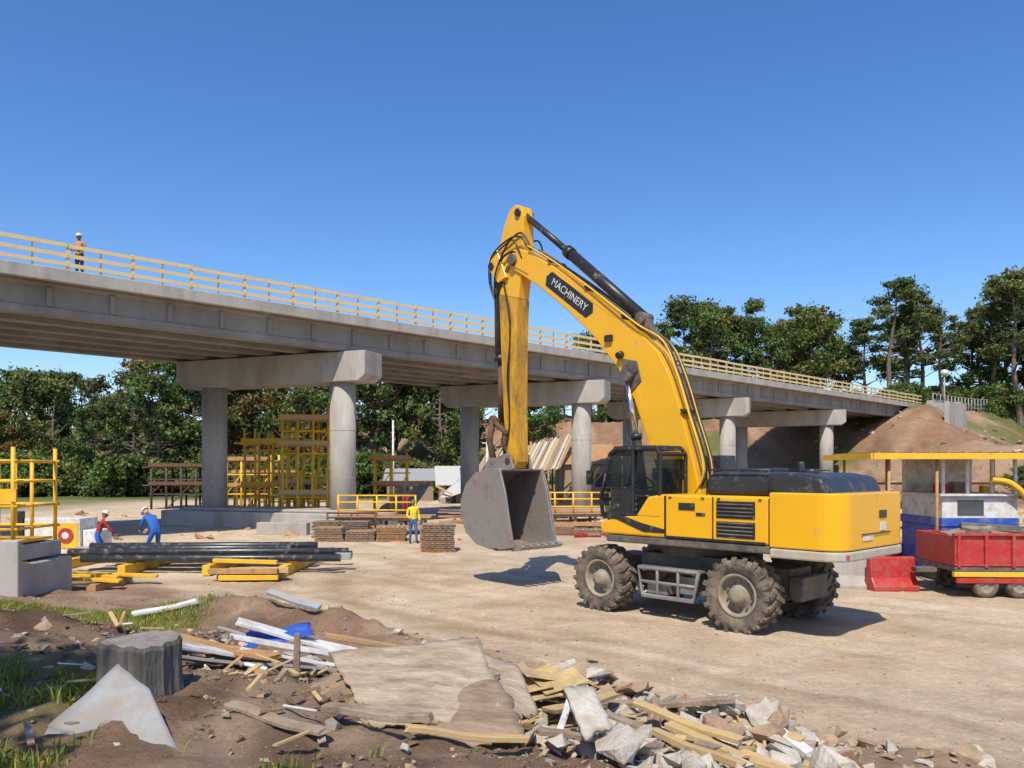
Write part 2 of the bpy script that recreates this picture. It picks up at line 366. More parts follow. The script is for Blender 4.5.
for sy in (1,-1):
    y0=.78*sy;y1=1.22*sy
    P=[(-.72,y1,.98),(.72,y1,.98),(.62,y1,.42),(-.62,y1,.42),(-.72,y1,.98)]
    m.tube(P,.045,0,8)
    m.tube([(-.66,y1,.70),(.66,y1,.70)],.035)
    for xx in (-.25,.25): m.tube([(xx,y1,.98),(xx,y1,.42)],.035)
    for xx in(-.6,.6): m.tube([(xx,y1,.95),(xx,y0-.3*sy,.95)],.045); m.tube([(xx,y1,.45),(xx*.8,y0-.3*sy,.75)],.035)
    m.box((0,1.0*sy,.99),(1.5,.42,.05)); m.box((.3,1.0*sy,.56),(.5,.3,.2)); m.box((-.38,.9*sy,.68),(.4,.3,.35)); m.box((0,1.16*sy,.40),(1.2,.2,.04))
    m.cyl((-.95,.7*sy,.92),(-.95,1.05*sy,.92),.13); 
m.obj('side_step',steel,ex,bevel=.01,seg=1)
m=MB()
m.bb((-2.5,-.5,.55),(-2.2,.5,1.0)); m.bb((2.15,-.5,.6),(2.45,.5,.95)); m.obj('end_frames',frame,ex,bevel=.03)
m=MB()
m.bb((-3.0,-1.33,1.47),(1.5,1.33,1.62)); m.bb((-.6,-.45,1.6),(1.0,.45,2.3)); m.obj('platform',frame,ex,bevel=.03)
def rr(x0,x1,y0,y1,rf,rb,k=6):
    P=[]
    for (cx,cy,r,a0) in ((x1-rf,y1-rf,rf,0),(x0+rb,y1-rb,rb,90),(x0+rb,y0+rb,rb,180),(x1-rf,y0+rf,rf,270)):
        for i in range(k+1): a=R(a0+90*i/k); P.append((cx+r*math.cos(a),cy+r*math.sin(a)))
    return P
m=MB(); m.prism(rr(-3.6,-2.28,-1.46,1.36,.03,.42),1.60,2.58,'xy'); m.obj('counterweight',yellow,ex,bevel=.09,seg=4)
m=MB(); m.prism(rr(-3.62,-2.3,-1.48,1.38,.03,.44),1.42,1.585,'xy'); m.obj('counterweight_base',mat('pale_grey',(.44,.40,.32),.6,.1,3,dirt=DUST,damt=.3),ex,bevel=.03)
m=MB()
m.bb((-2.27,.55,1.63),(-.02,1.34,2.5)); m.bb((-2.27,-1.34,1.63),(-.3,-.55,2.5)); m.bb((-2.27,-.547,1.63),(-.9,.547,2.45))
m.bb((-.28,-1.34,1.63),(1.35,-.6,2.25))
m.prism([(-.02,1.63),(1.62,1.63),(1.68,1.85),(1.2,2.02),(.7,2.05),(.4,2.45),(-.017,2.5)],.42,1.345,'xz')
m.obj('side_body',yellow,ex,bevel=.05,seg=3)
m=MB()
for xx in (-2.28,-1.12,-.02): m.bb((xx-.012,1.2,1.66),(xx+.012,1.349,2.47),0)
m.bb((-2.0,1.3,1.72),(-1.2,1.352,2.02),0); m.bb((-2.0,1.3,2.08),(-1.2,1.352,2.4),0)
for i in range(9):
    if i!=4: m.box((-1.6,1.36,1.78+i*.07),(.74,.03,.018),1,rot=(.6,0,0))
m.bb((-.95,1.3,2.1),(-.75,1.353,2.16),0)
m.prism([(.0,1.72),(.5,1.72),(1.2,1.95),(1.62,1.98),(1.64,2.03),(1.15,2.06),(.55,1.9),(.0,1.8)],1.3,1.356,'xz',0)
m.box((-3.617,0.0,1.86),(.012,1.2,.02),0)
for sy in (-.95,.95): m.box((-3.48,sy*1.19,1.5),(.26,.12,.07),2,rot=(0,0,R(-40 if sy<0 else 40)))
m.bb((-2.2,1.3,1.64),(-.05,1.351,1.68),0)
for xx in (-2.1,-1.25,-.9,-.15): m.box((xx,1.352,2.44),(.06,.012,.03),0)
m.obj('body_details',[blackp,frame,redp],ex)
m=MB(); m.bb((-3.615,-.45,2.12),(-3.602,-.15,2.26),0); m.bb((-.72,1.34,2.2),(-.35,1.353,2.34),0); m.bb((-3.616,.15,1.75),(-3.603,.55,1.83),1); m.bb((-3.616,-.42,1.9),(-3.603,-.18,2.05),1); m.obj('decals',[blackp,white],ex)
m=MB(); m.prism([(-3.3,2.5),(-3.15,2.85),(-2.7,2.93),(-1.0,2.94),(-.85,2.86),(-.8,2.5)],-1.15,1.15,'xz'); m.obj('engine_hood',hood,ex,bevel=.1,seg=4)
m=MB(); m.bb((-1.6,-.7,2.9),(-1.0,.2,3.02)); m.cyl((-1.9,-.6,2.85),(-1.9,-.6,3.15),.07); m.cyl((-2.6,.4,2.9),(-2.6,.4,3.0),.16)
m.bb((-.27,-1.3,2.253),(1.0,-.62,2.5)); m.bb((-.8,-1.2,2.5),(-.3,-.6,2.85))
m.prism([(-.1,2.5),(.9,2.5),(.75,3.1),(.5,3.3),(-.05,3.3)],-1.25,-.65,'xz'); m.obj('top_equipment',hood,ex,bevel=.03)
m=MB()
for sy in (1.2,-1.2):
    m.tube([(-.9,sy,2.5),(-.9,sy,2.98),(-2.2,sy,2.98),(-2.2,sy,2.5)],.018)
m.tube([(1.3,-1.28,2.2),(1.3,-1.28,3.0),(.2,-1.28,3.0),(.2,-1.28,2.4)],.02); m.tube([(.75,-1.28,3.0),(.75,-1.28,2.4)],.02)
m.tube([(1.5,1.36,1.95),(1.62,1.4,2.4),(1.45,1.4,2.9)],.017); m.tube([(1.66,1.3,3.1),(1.75,1.5,3.12),(1.75,1.55,2.9)],.015); m.box((1.76,1.56,2.82),(.05,.18,.3))
m.tube([(1.3,-1.28,2.8),(1.5,-1.5,2.85)],.015); m.box((1.5,-1.52,2.8),(.05,.2,.3))
m.obj('handrails',blackp,ex)
cp=[(.12,2.05),(1.62,2.05),(1.66,2.35),(1.42,3.32),(1.25,3.42),(.22,3.42),(.12,3.3)]
gl=bpy.data.materials.new('tinted_window'); gl.use_nodes=True; gN=gl.node_tree.nodes; gL=gl.node_tree.links
gb=gN['Principled BSDF']; gb.inputs['Base Color'].default_value=(.02,.03,.035,1); gb.inputs['Roughness'].default_value=.03; gb.inputs['Coat Weight'].default_value=.5
gt=gN.new('ShaderNodeBsdfTransparent'); gt.inputs[0].default_value=(.65,.75,.78,1); gx_=gN.new('ShaderNodeMixShader'); gx_.inputs[0].default_value=.62; gL.new(gb.outputs[0],gx_.inputs[1]); gL.new(gt.outputs[0],gx_.inputs[2]); gL.new(gx_.outputs[0],gN['Material Output'].inputs[0])
m=MB(); m.prism([(.17,2.10),(1.57,2.10),(1.61,2.35),(1.38,3.28),(1.24,3.36),(.24,3.36),(.17,3.26)],.45,1.27,'xz'); m.obj('cab_glass',gl,ex)
m=MB()
for yy in (.42,1.30):
    pl=[(u,yy,z) for u,z in cp]
    for i in range(len(pl)):
        p=Vector(pl[i]);q_=Vector(pl[(i+1)%len(pl)]); m.tube([p,q_],.045,0,6,False)
    m.tube([(.80,yy,2.05),(.80,yy,3.4)],.045,0,6,False); m.tube([(.12,yy,2.45),(.8,yy,2.45)],.025,0,6,False); m.tube([(.8,yy+.01,2.6),(1.58,yy+.01,2.6)],.02,0,6,False)
for u,z in cp: m.tube([(u,.42,z),(u,1.30,z)],.045,0,6,False)
m.prism([(.14,3.38),(1.4,3.38),(1.3,3.48),(.22,3.48)],.42,1.30,'xz')
m.box((1.48,.86,3.36),(.12,.5,.1)); m.box((.82,1.32,2.62),(.12,.04,.05))
m.bb((.12,.42,1.95),(1.6,1.33,2.09))
m.tube([(1.62,.9,2.2),(1.56,.75,2.85)],.012); m.box((1.1,1.30,2.33),(.55,.05,.5))
m.obj('cab_frame',blackp,ex,bevel=.012,seg=1)
m=MB(); m.box((.62,.85,2.33),(.5,.5,.45)); m.box((.42,.85,2.72),(.14,.45,.6)); m.box((.42,.85,3.08),(.1,.25,.16)); m.tube([(1.35,.85,2.1),(1.2,.85,2.65)],.04); m.box((1.2,.85,2.68),(.2,.35,.04),0,(0,.4,0)); m.box((.7,.55,2.5),(.4,.1,.08)); m.obj('seat',blackp,ex,bevel=.03)
# boom
bt=[(-.2,2.15),(.0,3.0),(.35,4.2),(.62,4.95),(.95,5.55),(1.4,6.0),(2.15,6.6),(3.0,7.22),(4.0,7.93),(5.0,8.55),(5.45,8.72)]
bl=[(5.70,8.55),(5.70,8.3),(5.5,8.15),(4.6,7.58),(3.6,6.82),(2.7,6.02),(2.05,5.28),(1.6,4.55),(1.18,3.5),(.8,2.5),(.5,2.05),(.0,1.95)]
m=MB(); m.prism(bt+bl,-.25,.25,'xz'); m.obj('boom',yellow,ex,bevel=.025,seg=2)
m=MB()
for yy in (.252,-.272): 
    m.prism([(1.38,4.95),(1.65,4.70),(1.98,5.15),(1.9,5.5),(1.5,5.4)],yy,yy+.02)
m.prism([(1.2,6.0),(1.35,6.35),(1.6,6.4),(1.85,6.38)],-.1,.1)
for p,r_,w in (((1.68,0,5.05),.09,.46),((5.5,0,8.4),.15,.36),((1.5,0,6.3),.08,.2),((.15,0,2.25),.14,.4)): m.cyl((p[0],-w,p[2]),(p[0],w,p[2]),r_)
m.obj('boom_pins',frame,ex,bevel=.01,seg=1)
m=MB()
for yy in (.252,-.258):
    m.prism([(2.15,6.45),(2.2,6.5),(4.0,7.8),(3.96,7.74)],yy,yy+.006)
    m.prism([(5.0,8.5),(5.4,8.66),(5.62,8.5),(5.62,8.3),(5.4,8.2),(4.95,7.95)],yy,yy+.02)
m.obj('boom_plates',yellow,ex)
m=MB()
c0=Vector((3.55,0,7.20)); d=Vector((-.80,0,-.60)); up=Vector((-.60,0,.80))
cs=[c0-d*.85-up*.19,c0+d*.80-up*.19,c0+d*.92+up*.02,c0+d*.8+up*.19,c0-d*.85+up*.19,c0-d*.95]
m.prism([(v.x,v.z) for v in cs],.2515,.257,'xz'); m.prism([(v.x,v.z) for v in cs],-.257,-.2515,'xz')
m.obj('boom_label',blackp,ex)
tx=bpy.data.curves.new('label_text','FONT'); tx.body='MACHINERY'; tx.size=.25; tx.align_x='CENTER'; tx.align_y='CENTER'; tx.extrude=.002
to=bpy.data.objects.new('label_text',tx); COL.objects.link(to); to.parent=ex; to.data.materials.append(white)
Mx=Matrix((( d.x,up.x,0),(0,0,1),(d.z,up.z,0))); to.matrix_local=Matrix.Translation((c0.x,.261,c0.z))@Mx.to_4x4()
st=[(5.20,9.50),(5.30,9.78),(5.50,9.85),(5.72,9.75),(5.95,9.35),(6.10,8.85),(6.16,8.3),(6.1,7.6),(6.02,6.0),(5.92,4.4),(5.82,3.3),(5.72,3.05),(5.52,3.02),(5.42,3.2),(5.45,4.4),(5.44,6.0),(5.38,7.4),(5.26,8.1),(5.20,8.7)]
m=MB(); m.prism(st[:7]+[(6.1,7.6),(5.38,7.4)]+st[17:],-.2,.2,'xz'); m.obj('stick_head',yellow,ex,bevel=.025,seg=2)
m=MB(); m.prism([(5.38,7.402),(6.1,7.602)]+st[8:17],-.2,.2,'xz'); m.obj('stick',ystick,ex,bevel=.02,seg=2)
m=MB()
for yy in (.203,-.303): m.prism([(5.72,8.0),(6.05,7.9),(6.45,8.35),(6.4,8.6),(6.1,8.8)],yy,yy+.1)
m.obj('stick_lug',yellow,ex,bevel=.01,seg=1)
m=MB()
for yy in (.42,-.42):
    m.cyl((1.15,yy,2.15),(1.40,yy,3.7),.105,m=0,n=16); m.cyl((1.40,yy,3.7),(1.68,yy,5.05),.055,m=1); m.cyl((1.39,yy,3.65),(1.41,yy,3.77),.125,m=0); m.cyl((1.15,yy-.1,2.15),(1.15,yy+.1,2.15),.14,m=0); m.cyl((1.68,yy-.09,5.05),(1.68,yy+.09,5.05),.12,m=2)
m.cyl((1.5,0,6.38),(3.75,0,8.28),.135,m=0,n=16); m.cyl((3.7,0,8.24),(3.85,0,8.365),.155,m=0); m.cyl((3.8,0,8.32),(5.35,0,9.6),.08,m=0); m.cyl((5.37,-.26,9.61),(5.37,.26,9.61),.1,m=0); m.cyl((1.5,-.18,6.38),(1.5,.18,6.38),.13,m=2)
m.cyl((6.30,0,8.35),(6.26,0,5.9),.155,m=3,n=16); m.cyl((6.27,0,6.05),(6.27,0,5.86),.175,m=0); m.cyl((6.26,0,5.9),(6.26,0,4.3),.08,m=3); m.cyl((6.30,-.34,8.38),(6.30,.34,8.38),.1,m=0)
m.obj('hydraulic_cylinders',[blackp,chrome,frame,rust],ex)
m=MB()
for yy in (.26,-.26):
    m.tube([(6.28,yy,4.3),(5.72,yy,3.9)],.07,0,8); m.tube([(6.28,yy,4.3),(6.42,yy,3.75),(6.22,yy,3.12)],.085,0,8); m.cyl((6.28,yy-.05,4.3),(6.28,yy+.05,4.3),.13)
m.cyl((6.28,-.3,4.3),(6.28,.3,4.3),.06); m.cyl((5.62,-.36,3.2),(5.62,.36,3.2),.1); m.cyl((6.2,-.36,3.15),(6.2,.36,3.15),.08)
m.obj('bucket_linkage',rust,ex)
P=[(5.45,3.0),(5.95,3.02),(6.45,2.9),(6.82,2.6),(7.02,2.2),(7.02,1.75),(6.8,1.32),(6.4,1.05),(5.9,.95),(5.3,1.0),(4.95,1.06)]
Wd=.72; m=MB(); inner=[]
for u,z in P:
    v=Vector((u-6.0,z-2.05)); inner.append((u-v.x/v.length*.06,z-v.y/v.length*.06))
for i in range(len(P)-1):
    m.prism([P[i],P[i+1],inner[i+1],inner[i]],-Wd,Wd)
side=P+[(5.1,1.7),(5.25,2.4)]
for yy in (Wd+.002,-Wd-.052): m.prism(side,yy,yy+.05)
for yy in (Wd+.054,-Wd-.084):
    m.prism([(4.93,1.04),(5.2,1.0),(5.35,1.7),(5.5,2.4),(5.7,2.98),(5.45,3.03),(5.22,2.4),(5.07,1.7)],yy,yy+.03)
for yy in (.30,-.36,): m.prism([(5.4,3.0),(5.5,3.38),(5.75,3.4),(6.1,3.3),(6.35,3.3),(6.5,3.1),(6.48,2.85),(5.95,2.99)],yy,yy+.06)
for i in range(6):
    yy=-Wd+.06+i*(2*Wd-.12)/5; m.prism([(5.1,.93),(5.05,1.12),(4.72,1.12),(4.62,1.07),(4.72,1.0)],yy-.055,yy+.055)
for yy in (-.45,0,.45): m.prism([(6.9,1.35),(6.4,1.02),(5.9,.92),(5.3,.97),(5.3,.93),(5.9,.87),(6.42,.97),(6.95,1.32)],yy-.05,yy+.05)
m.obj('bucket',bucketm,ex,bevel=.012,seg=1)
m=MB()
def cr(pts,k=6):
    pts=[Vector(p) for p in pts]; out=[]; Pp=[pts[0]]+pts+[pts[-1]]
    for i in range(1,len(Pp)-2):
        for j in range(k):
            t=j/k; a,b,c,d_=Pp[i-1:i+3]
            out.append(.5*((2*b)+(c-a)*t+(2*a-5*b+4*c-d_)*t*t+(3*b-a-3*c+d_)*t**3))
    out.append(pts[-1]); return out
for i,yy in enumerate((-.2,-.13,-.06,.2,.13,.26)):
    o=.03+.012*i
    m.tube(cr([(.1,yy,2.4),(-.12-o,yy,3.0),(.25-o,yy,4.2),(.55-o,yy,5.05),(.9-o,yy,5.68+o),(1.5,yy*1.3,6.15+o),(3.0,yy*1.2,7.27+o),(4.2,yy,8.1+o),(4.9,yy*1.3,8.55+o)]),.021,1 if i%2 else 0,6)
for yy in (-.24,.24,.18):
    m.tube(cr([(4.9,yy,8.55),(5.2,yy*1.4,9.0+U(-.1,.1)),(5.7,yy*1.5,8.9),(6.3,yy*1.3,8.6),(6.45,yy,8.0),(6.2,yy,7.4)]),.024,0,6)
    m.tube(cr([(5.7,yy*1.1,8.3),(6.12,yy*1.1,7.6),(6.1,yy*1.2,6.5),(6.15,yy*1.1,6.2)]),.022,0,6)
for i in range(7):
    yy=U(-.3,.34); m.tube(cr([(5.1+U(-.1,.1),yy,8.35+U(-.1,.2)),(5.5,yy*1.3,8.75+U(-.2,.2)),(5.95+U(0,.15),yy*1.4,8.3+U(-.3,.2)),(6.2,yy,7.6+U(-.2,.2))]),.024,0,6)
for yy in (.22,-.22,.24): m.tube(cr([(5.9,yy,7.9),(5.75+U(-.1,.1),yy,6.8),(5.7+U(-.08,.08),yy,5.4),(5.68,yy,4.2),(5.8,yy,3.6)]),.018,0,6)
for yy in (.36,-.36): m.tube(cr([(.9,yy*.8,2.6),(1.3,yy*1.6,3.1),(1.62,yy*1.5,4.0),(1.7,yy*1.2,4.8),(1.5,yy*.8,5.2)]),.02,0,6)
for s_,z_ in ((1.9,6.42),(3.0,7.25),(4.2,8.1),(.3,4.2)): m.box((s_,0,z_+.03),(.1,.6,.04),0,rot=(0,-.65,0))
m.obj('hydraulic_hoses',[blackp,yellow2],ex)
m=MB(); m.box((2.3,.29,6.0),(.2,.08,.14)); m.cyl((1.95,.26,5.6),(1.95,.38,5.55),.08); m.obj('work_lamp',blackp,ex)
# ------------------------------------------------------------------ trees
def leafmat(name,c1,c2):
    m=bpy.data.materials.new(name); m.use_nodes=True; nt=m.node_tree;N=nt.nodes;L=nt.links
    b=N['Principled BSDF']; b.inputs['Roughness'].default_value=.55; b.inputs['Specular IOR Level'].default_value=.3
    at=N.new('ShaderNodeAttribute'); at.attribute_name='Col'
    oi=N.new('ShaderNodeObjectInfo'); mx=N.new('ShaderNodeMix'); mx.data_type='RGBA'; mx.inputs['A'].default_value=c1+(1,); mx.inputs['B'].default_value=c2+(1,)
    L.new(oi.outputs['Random'],mx.inputs['Factor'])
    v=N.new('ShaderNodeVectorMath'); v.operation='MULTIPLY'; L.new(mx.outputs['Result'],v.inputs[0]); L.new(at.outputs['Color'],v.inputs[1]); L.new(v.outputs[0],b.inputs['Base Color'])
    tr=N.new('ShaderNodeBsdfTranslucent'); L.new(v.outputs[0],tr.inputs['Color']); ms=N.new('ShaderNodeMixShader'); ms.inputs[0].default_value=.28
    L.new(b.outputs[0],ms.inputs[1]); L.new(tr.outputs[0],ms.inputs[2]); L.new(ms.outputs[0],N['Material Output'].inputs['Surface']); return m
leafA=leafmat('foliage_green',(.068,.118,.032),(.125,.155,.042)); leafP=leafmat('foliage_pine',(.062,.10,.034),(.10,.13,.045)); leafB=leafmat('foliage_autumn',(.19,.13,.055),(.14,.14,.05))
def treemesh(name,seed,h,cr_,base,nl,ls,leafm,kind='round'):
    rg=np.random.default_rng(seed); rd=random.Random(seed)
    m=MB(); top=h*.95
    lean=(rd.uniform(-.06,.06),rd.uniform(-.06,.06))
    def tp(z): return Vector((lean[0]*z+.25*math.sin(z*.5+seed),lean[1]*z+.2*math.cos(z*.45+seed)-.2,z))
    zs=[0,.4]+[top*i/8 for i in range(1,9)]; r0=.021*h
    m.tube([tp(z)-Vector((0,0,.4 if z==0 else 0)) for z in zs],[r0*1.3]+[r0*(1-.9*z/top)+.02 for z in zs[1:]],0,7)
    cl=[]; ncl={'pine':26,'bush':26,'round':50}[kind]
    for i in range(ncl):
        f=rd.random()**.8; z=h*(base+(1-base)*f)
        if kind=='pine': rad=cr_*(.25+.75*math.sin(math.pi*min(1,(f*.75+.28))))*rd.uniform(.35,1.1)
        elif kind=='bush': rad=cr_*math.sqrt(max(0,1-f*f*.9))*rd.uniform(.2,1)
        else: rad=cr_*math.sqrt(max(.02,1-((f-.40)/.62)**2))*rd.uniform(.3,1.15)
        an=rd.uniform(0,6.283); tz=max(h*base*.75,z-rad*rd.uniform(.3,.8)); a=tp(min(tz,top*.97))
        c=Vector((a.x+rad*math.cos(an),a.y+rad*math.sin(an),min(z,h-.4)))
        s_=(rd.random()**1.5*.8+.45)*cr_*({'pine':.25,'bush':.27,'round':.24}[kind])
        cl.append((c,s_))
        if kind!='bush':
            mid=a.lerp(c,.5)+Vector((0,0,-.15*rad)); m.tube([a,mid,c],[.06+.010*h*(1-tz/h),.05,.02],0,5)
    tot=sum(s**2 for c,s in cl); VV=[];FF=[];CC=[]; base_i=0
    for c,s_ in cl:
        k=max(20,int(nl*s_**2/tot))
        d=rg.normal(size=(k,3)); d/=np.linalg.norm(d,axis=1)[:,None]; rr_=rg.random(k)**.5*rg.choice([1,1,1,1.35],k)
        lump=1+.4*np.sin(d[:,0]*5+seed+c.y)*np.cos(d[:,1]*4+c.x)
        p=d*(rr_*lump)[:,None]*np.array([s_*1.2,s_*1.2,s_*(.55 if kind=='pine' else .8)])+np.array(c)
        nn=d*.6+rg.normal(size=(k,3))*.7+np.array([0,0,.3]); nn/=np.linalg.norm(nn,axis=1)[:,None]
        u=np.cross(nn,rg.normal(size=(k,3))); u/=np.linalg.norm(u,axis=1)[:,None]; w=np.cross(nn,u)
        sz=ls*rg.uniform(.45,1.25,k)[:,None]; asp=rg.uniform(.35,.75,k)[:,None]
        q4=np.stack([p+u*sz,p+w*sz*asp,p-u*sz*.9,p-w*sz*asp],1).reshape(-1,3)
        VV.append(q4); FF.append(np.arange(len(q4)).reshape(-1,4)+base_i); base_i+=len(q4)
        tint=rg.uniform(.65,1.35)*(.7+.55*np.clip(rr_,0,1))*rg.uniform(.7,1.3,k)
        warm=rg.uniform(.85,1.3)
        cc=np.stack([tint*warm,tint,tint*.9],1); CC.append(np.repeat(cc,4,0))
    VV=np.concatenate(VV);FF=np.concatenate(FF);CC=np.concatenate(CC)
    nv=len(m.v); me=bpy.data.meshes.new(name)
    me.from_pydata(m.v+VV.tolist(),[],m.f+(FF+nv).tolist())
    me.materials.append(bark); me.materials.append(leafm)
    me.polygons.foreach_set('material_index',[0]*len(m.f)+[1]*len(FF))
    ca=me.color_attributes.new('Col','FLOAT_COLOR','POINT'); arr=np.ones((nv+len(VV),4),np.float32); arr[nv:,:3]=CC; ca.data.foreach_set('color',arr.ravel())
    return me
TR=[treemesh('tree_a',i,14,4.0+.5*(i%3),(.2,.3,.25,.35)[i-1],9000,.25,leafA) for i in range(1,5)]
TP=[treemesh('pine_a',i+20,17,3.9,.46,6500,.22,leafP,'pine') for i in range(4)]
TB=[treemesh('tree_autumn',40,13,3.8,.3,5500,.24,leafB)]
BU=[treemesh('bush_a',50+i,3.4,3.2,0.05,5000,.20,leafA,'bush') for i in range(2)]
def put(name,me,x,y,s=1,parent=None,sz=None):
    o=bpy.data.objects.new(name,me); COL.objects.link(o); o.location=(x,y,h0(x,y)-.1); o.scale=(s,s,sz or s); o.rotation_euler=(0,0,U(0,6.28)); o.parent=parent; return o
def pxw(px,Yd): return (px-512)/800*Yd
tl=empty('distant_tree_line')
rd=random.Random(11)
def top_at(px):
    pts=[(-300,.14),(0,.09),(40,.125),(70,.13),(100,.10),(130,.135),(160,.14),(200,.125),(300,.13),(450,.135),(560,.14),(610,.18),(640,.20),(665,.17),(690,.205),(715,.19),(740,.215),(765,.16),(790,.20),(810,.19),(835,.13),(1000,.15),(1500,.2)]
    for (a,b),(c_,d_) in zip(pts,pts[1:]):
        if a<=px<=c_: return b+(d_-b)*(px-a)/(c_-a)
    return .15
px=-320
while px<835:
    for Yd in (102,122):
        if px>600 and Yd==122 and rd.random()<.6: continue
        yd=Yd+rd.uniform(-7,7)+(12 if px>600 else 0); x_=pxw(px+rd.uniform(-8,8),yd)
        hh=top_at(px)*yd+3-h0(x_,yd)
        hh*=rd.uniform(.80,1.10)
        if hh<5: hh=5
        k=rd.random(); me=rd.choice(TB) if k<.08 else (rd.choice(TP) if k<.35 and (px>560 or px<150) else rd.choice(TR))
        base=17 if me in TP else (13 if me in TB else 14)
        s_=hh/base; put('tree',me,x_,yd,max(s_*rd.uniform(.8,1.05),.55),tl,s_)
    px+=rd.uniform(20,32)
for i in range(70):
    px=rd.uniform(-300,560); yd=rd.uniform(88,98); put('shrub',rd.choice(BU),pxw(px,yd),yd,rd.uniform(.8,1.5),tl)
for i in range(16):
    px=rd.uniform(600,860); yd=rd.uniform(112,122); put('shrub',rd.choice(BU),pxw(px,yd),yd,rd.uniform(.8,1.3),tl)
for px,yd,hz,kind in [(888,112,.243,TP[0]),(866,120,.19,TP[1]),(925,116,.222,TP[2]),(944,110,.20,TP[3]),(968,118,.185,TR[0]),(990,112,.215,TP[3]),(1018,108,.248,TP[1]),(1045,115,.25,TR[3]),(906,126,.20,TR[3]),(1080,112,.24,TR[0]),(1120,120,.25,TP[0]),(1160,115,.22,TR[1]),(850,124,.155,TR[2]),(980,126,.205,TP[2]),(1004,120,.21,TR[2]),(788,120,.195,TB[0]),(742,118,.212,TP[2]),(818,122,.175,TR[1]),(690,124,.205,TP[0]),(905,114,.205,TP[1])]:
    x_=pxw(px,yd); hh=hz*yd+3-h0(x_,yd); base=17 if kind in TP else (13 if kind in TB else 14); s_=hh/base
    put('pine_tree' if kind in TP else 'broadleaf_tree',kind,x_,yd,max(.75,s_*.98),None,s_)
for i in range(30):
    yd=rd.uniform(106,122); px=rd.uniform(835,1150); x_=pxw(px,yd); put('shrub',rd.choice(BU),x_,yd,rd.uniform(.8,1.3),tl)
for i in range(14):
    yd=rd.uniform(60,74); px=rd.uniform(890,1060); x_=pxw(px,yd); put('shrub',rd.choice(BU),x_,yd,rd.uniform(.2,.45),tl)
nt_=treemesh('shade_tree',77,9.5,2.5,.45,9000,.16,leafA); o=put('shade_tree',nt_,-6.1,-.6,1.0)
o2=put('shade_tree',nt_,-10.0,1.0,1.1)
# ------------------------------------------------------------------ grass & weeds
def grass(name,pts,hmin,hmax,col,seed):
    rg=np.random.default_rng(seed); P=np.array(pts); n_=len(P)
    z=H(P[:,0],P[:,1]); an=rg.uniform(0,6.28,n_); hh=hmin+(hmax-hmin)*rg.random(n_)**1.8; w=rg.uniform(.003,.007,n_)
    dx=np.cos(an);dy=np.sin(an); bend=rg.uniform(.2,1.1,n_)*hh; ba=rg.uniform(0,6.28,n_)
    b0=np.stack([P[:,0]-dx*w,P[:,1]-dy*w,z-.02],1); b1=np.stack([P[:,0]+dx*w,P[:,1]+dy*w,z-.02],1)
    mx=P[:,0]+np.cos(ba)*bend*.35; my=P[:,1]+np.sin(ba)*bend*.35
    m0=np.stack([mx-dx*w*.8,my-dy*w*.8,z+hh*.6],1); m1=np.stack([mx+dx*w*.8,my+dy*w*.8,z+hh*.6],1)
    t0=np.stack([P[:,0]+np.cos(ba)*bend,P[:,1]+np.sin(ba)*bend,z+hh*.9],1); t1=t0+np.stack([dx,dy,0*dx],1)*.001
    VV=np.stack([b0,b1,m1,m0,t1,t0],1).reshape(-1,3); i0=np.arange(n_)*6
    FF=np.concatenate([np.stack([i0,i0+1,i0+2,i0+3],1),np.stack([i0+3,i0+2,i0+4,i0+5],1)])
    tint=rg.uniform(.6,1.4,n_); dry=rg.random(n_)<.3
    cc=np.stack([tint*np.where(dry,2.2,1),tint*np.where(dry,1.3,1),tint],1); 
    me=np_mesh(name,VV,FF,np.repeat(cc,6,0)); me.materials.append(col); o=bpy.data.objects.new(name,me); COL.objects.link(o)
gmat=leafmat('grass_blades',(.19,.25,.05),(.19,.25,.05))
rg=np.random.default_rng(9)
def gpts(n_,x0,x1,y0,y1,th,s):
    P=rg.uniform((x0,y0),(x1,y1),(n_,2)); k=fbm(P[:,0],P[:,1],.9,3,s)+.15*fbm(P[:,0],P[:,1],5,2,s); return P[k>th]
P_=rg.uniform((-12.5,9.0),(-3.6,15.4),(140000,2)); gk=ss(-4.2,-5.6,P_[:,0]+.12*(P_[:,1]-9)+2.0*fbm(P_[:,0],P_[:,1],.6,3,11)); ga=P_[(gk*(.35+1.3*vn(P_[:,0]*2.2,P_[:,1]*2.2,3)))>rg.random(len(P_))]
grass('grass',ga,.03,.15,gmat,1)
gb=gpts(30000,-5.5,-2.3,4.0,7.2,-.02,6); gb=gb[gb[:,0]<-2.2-.35*(gb[:,1]-4)-.3*rg.random(len(gb))]
gc=gpts(12000,-2.6,-.6,4.4,6.5,.13,21)
grass('weeds',np.concatenate([gb,gc]),.02,.13,gmat,2)
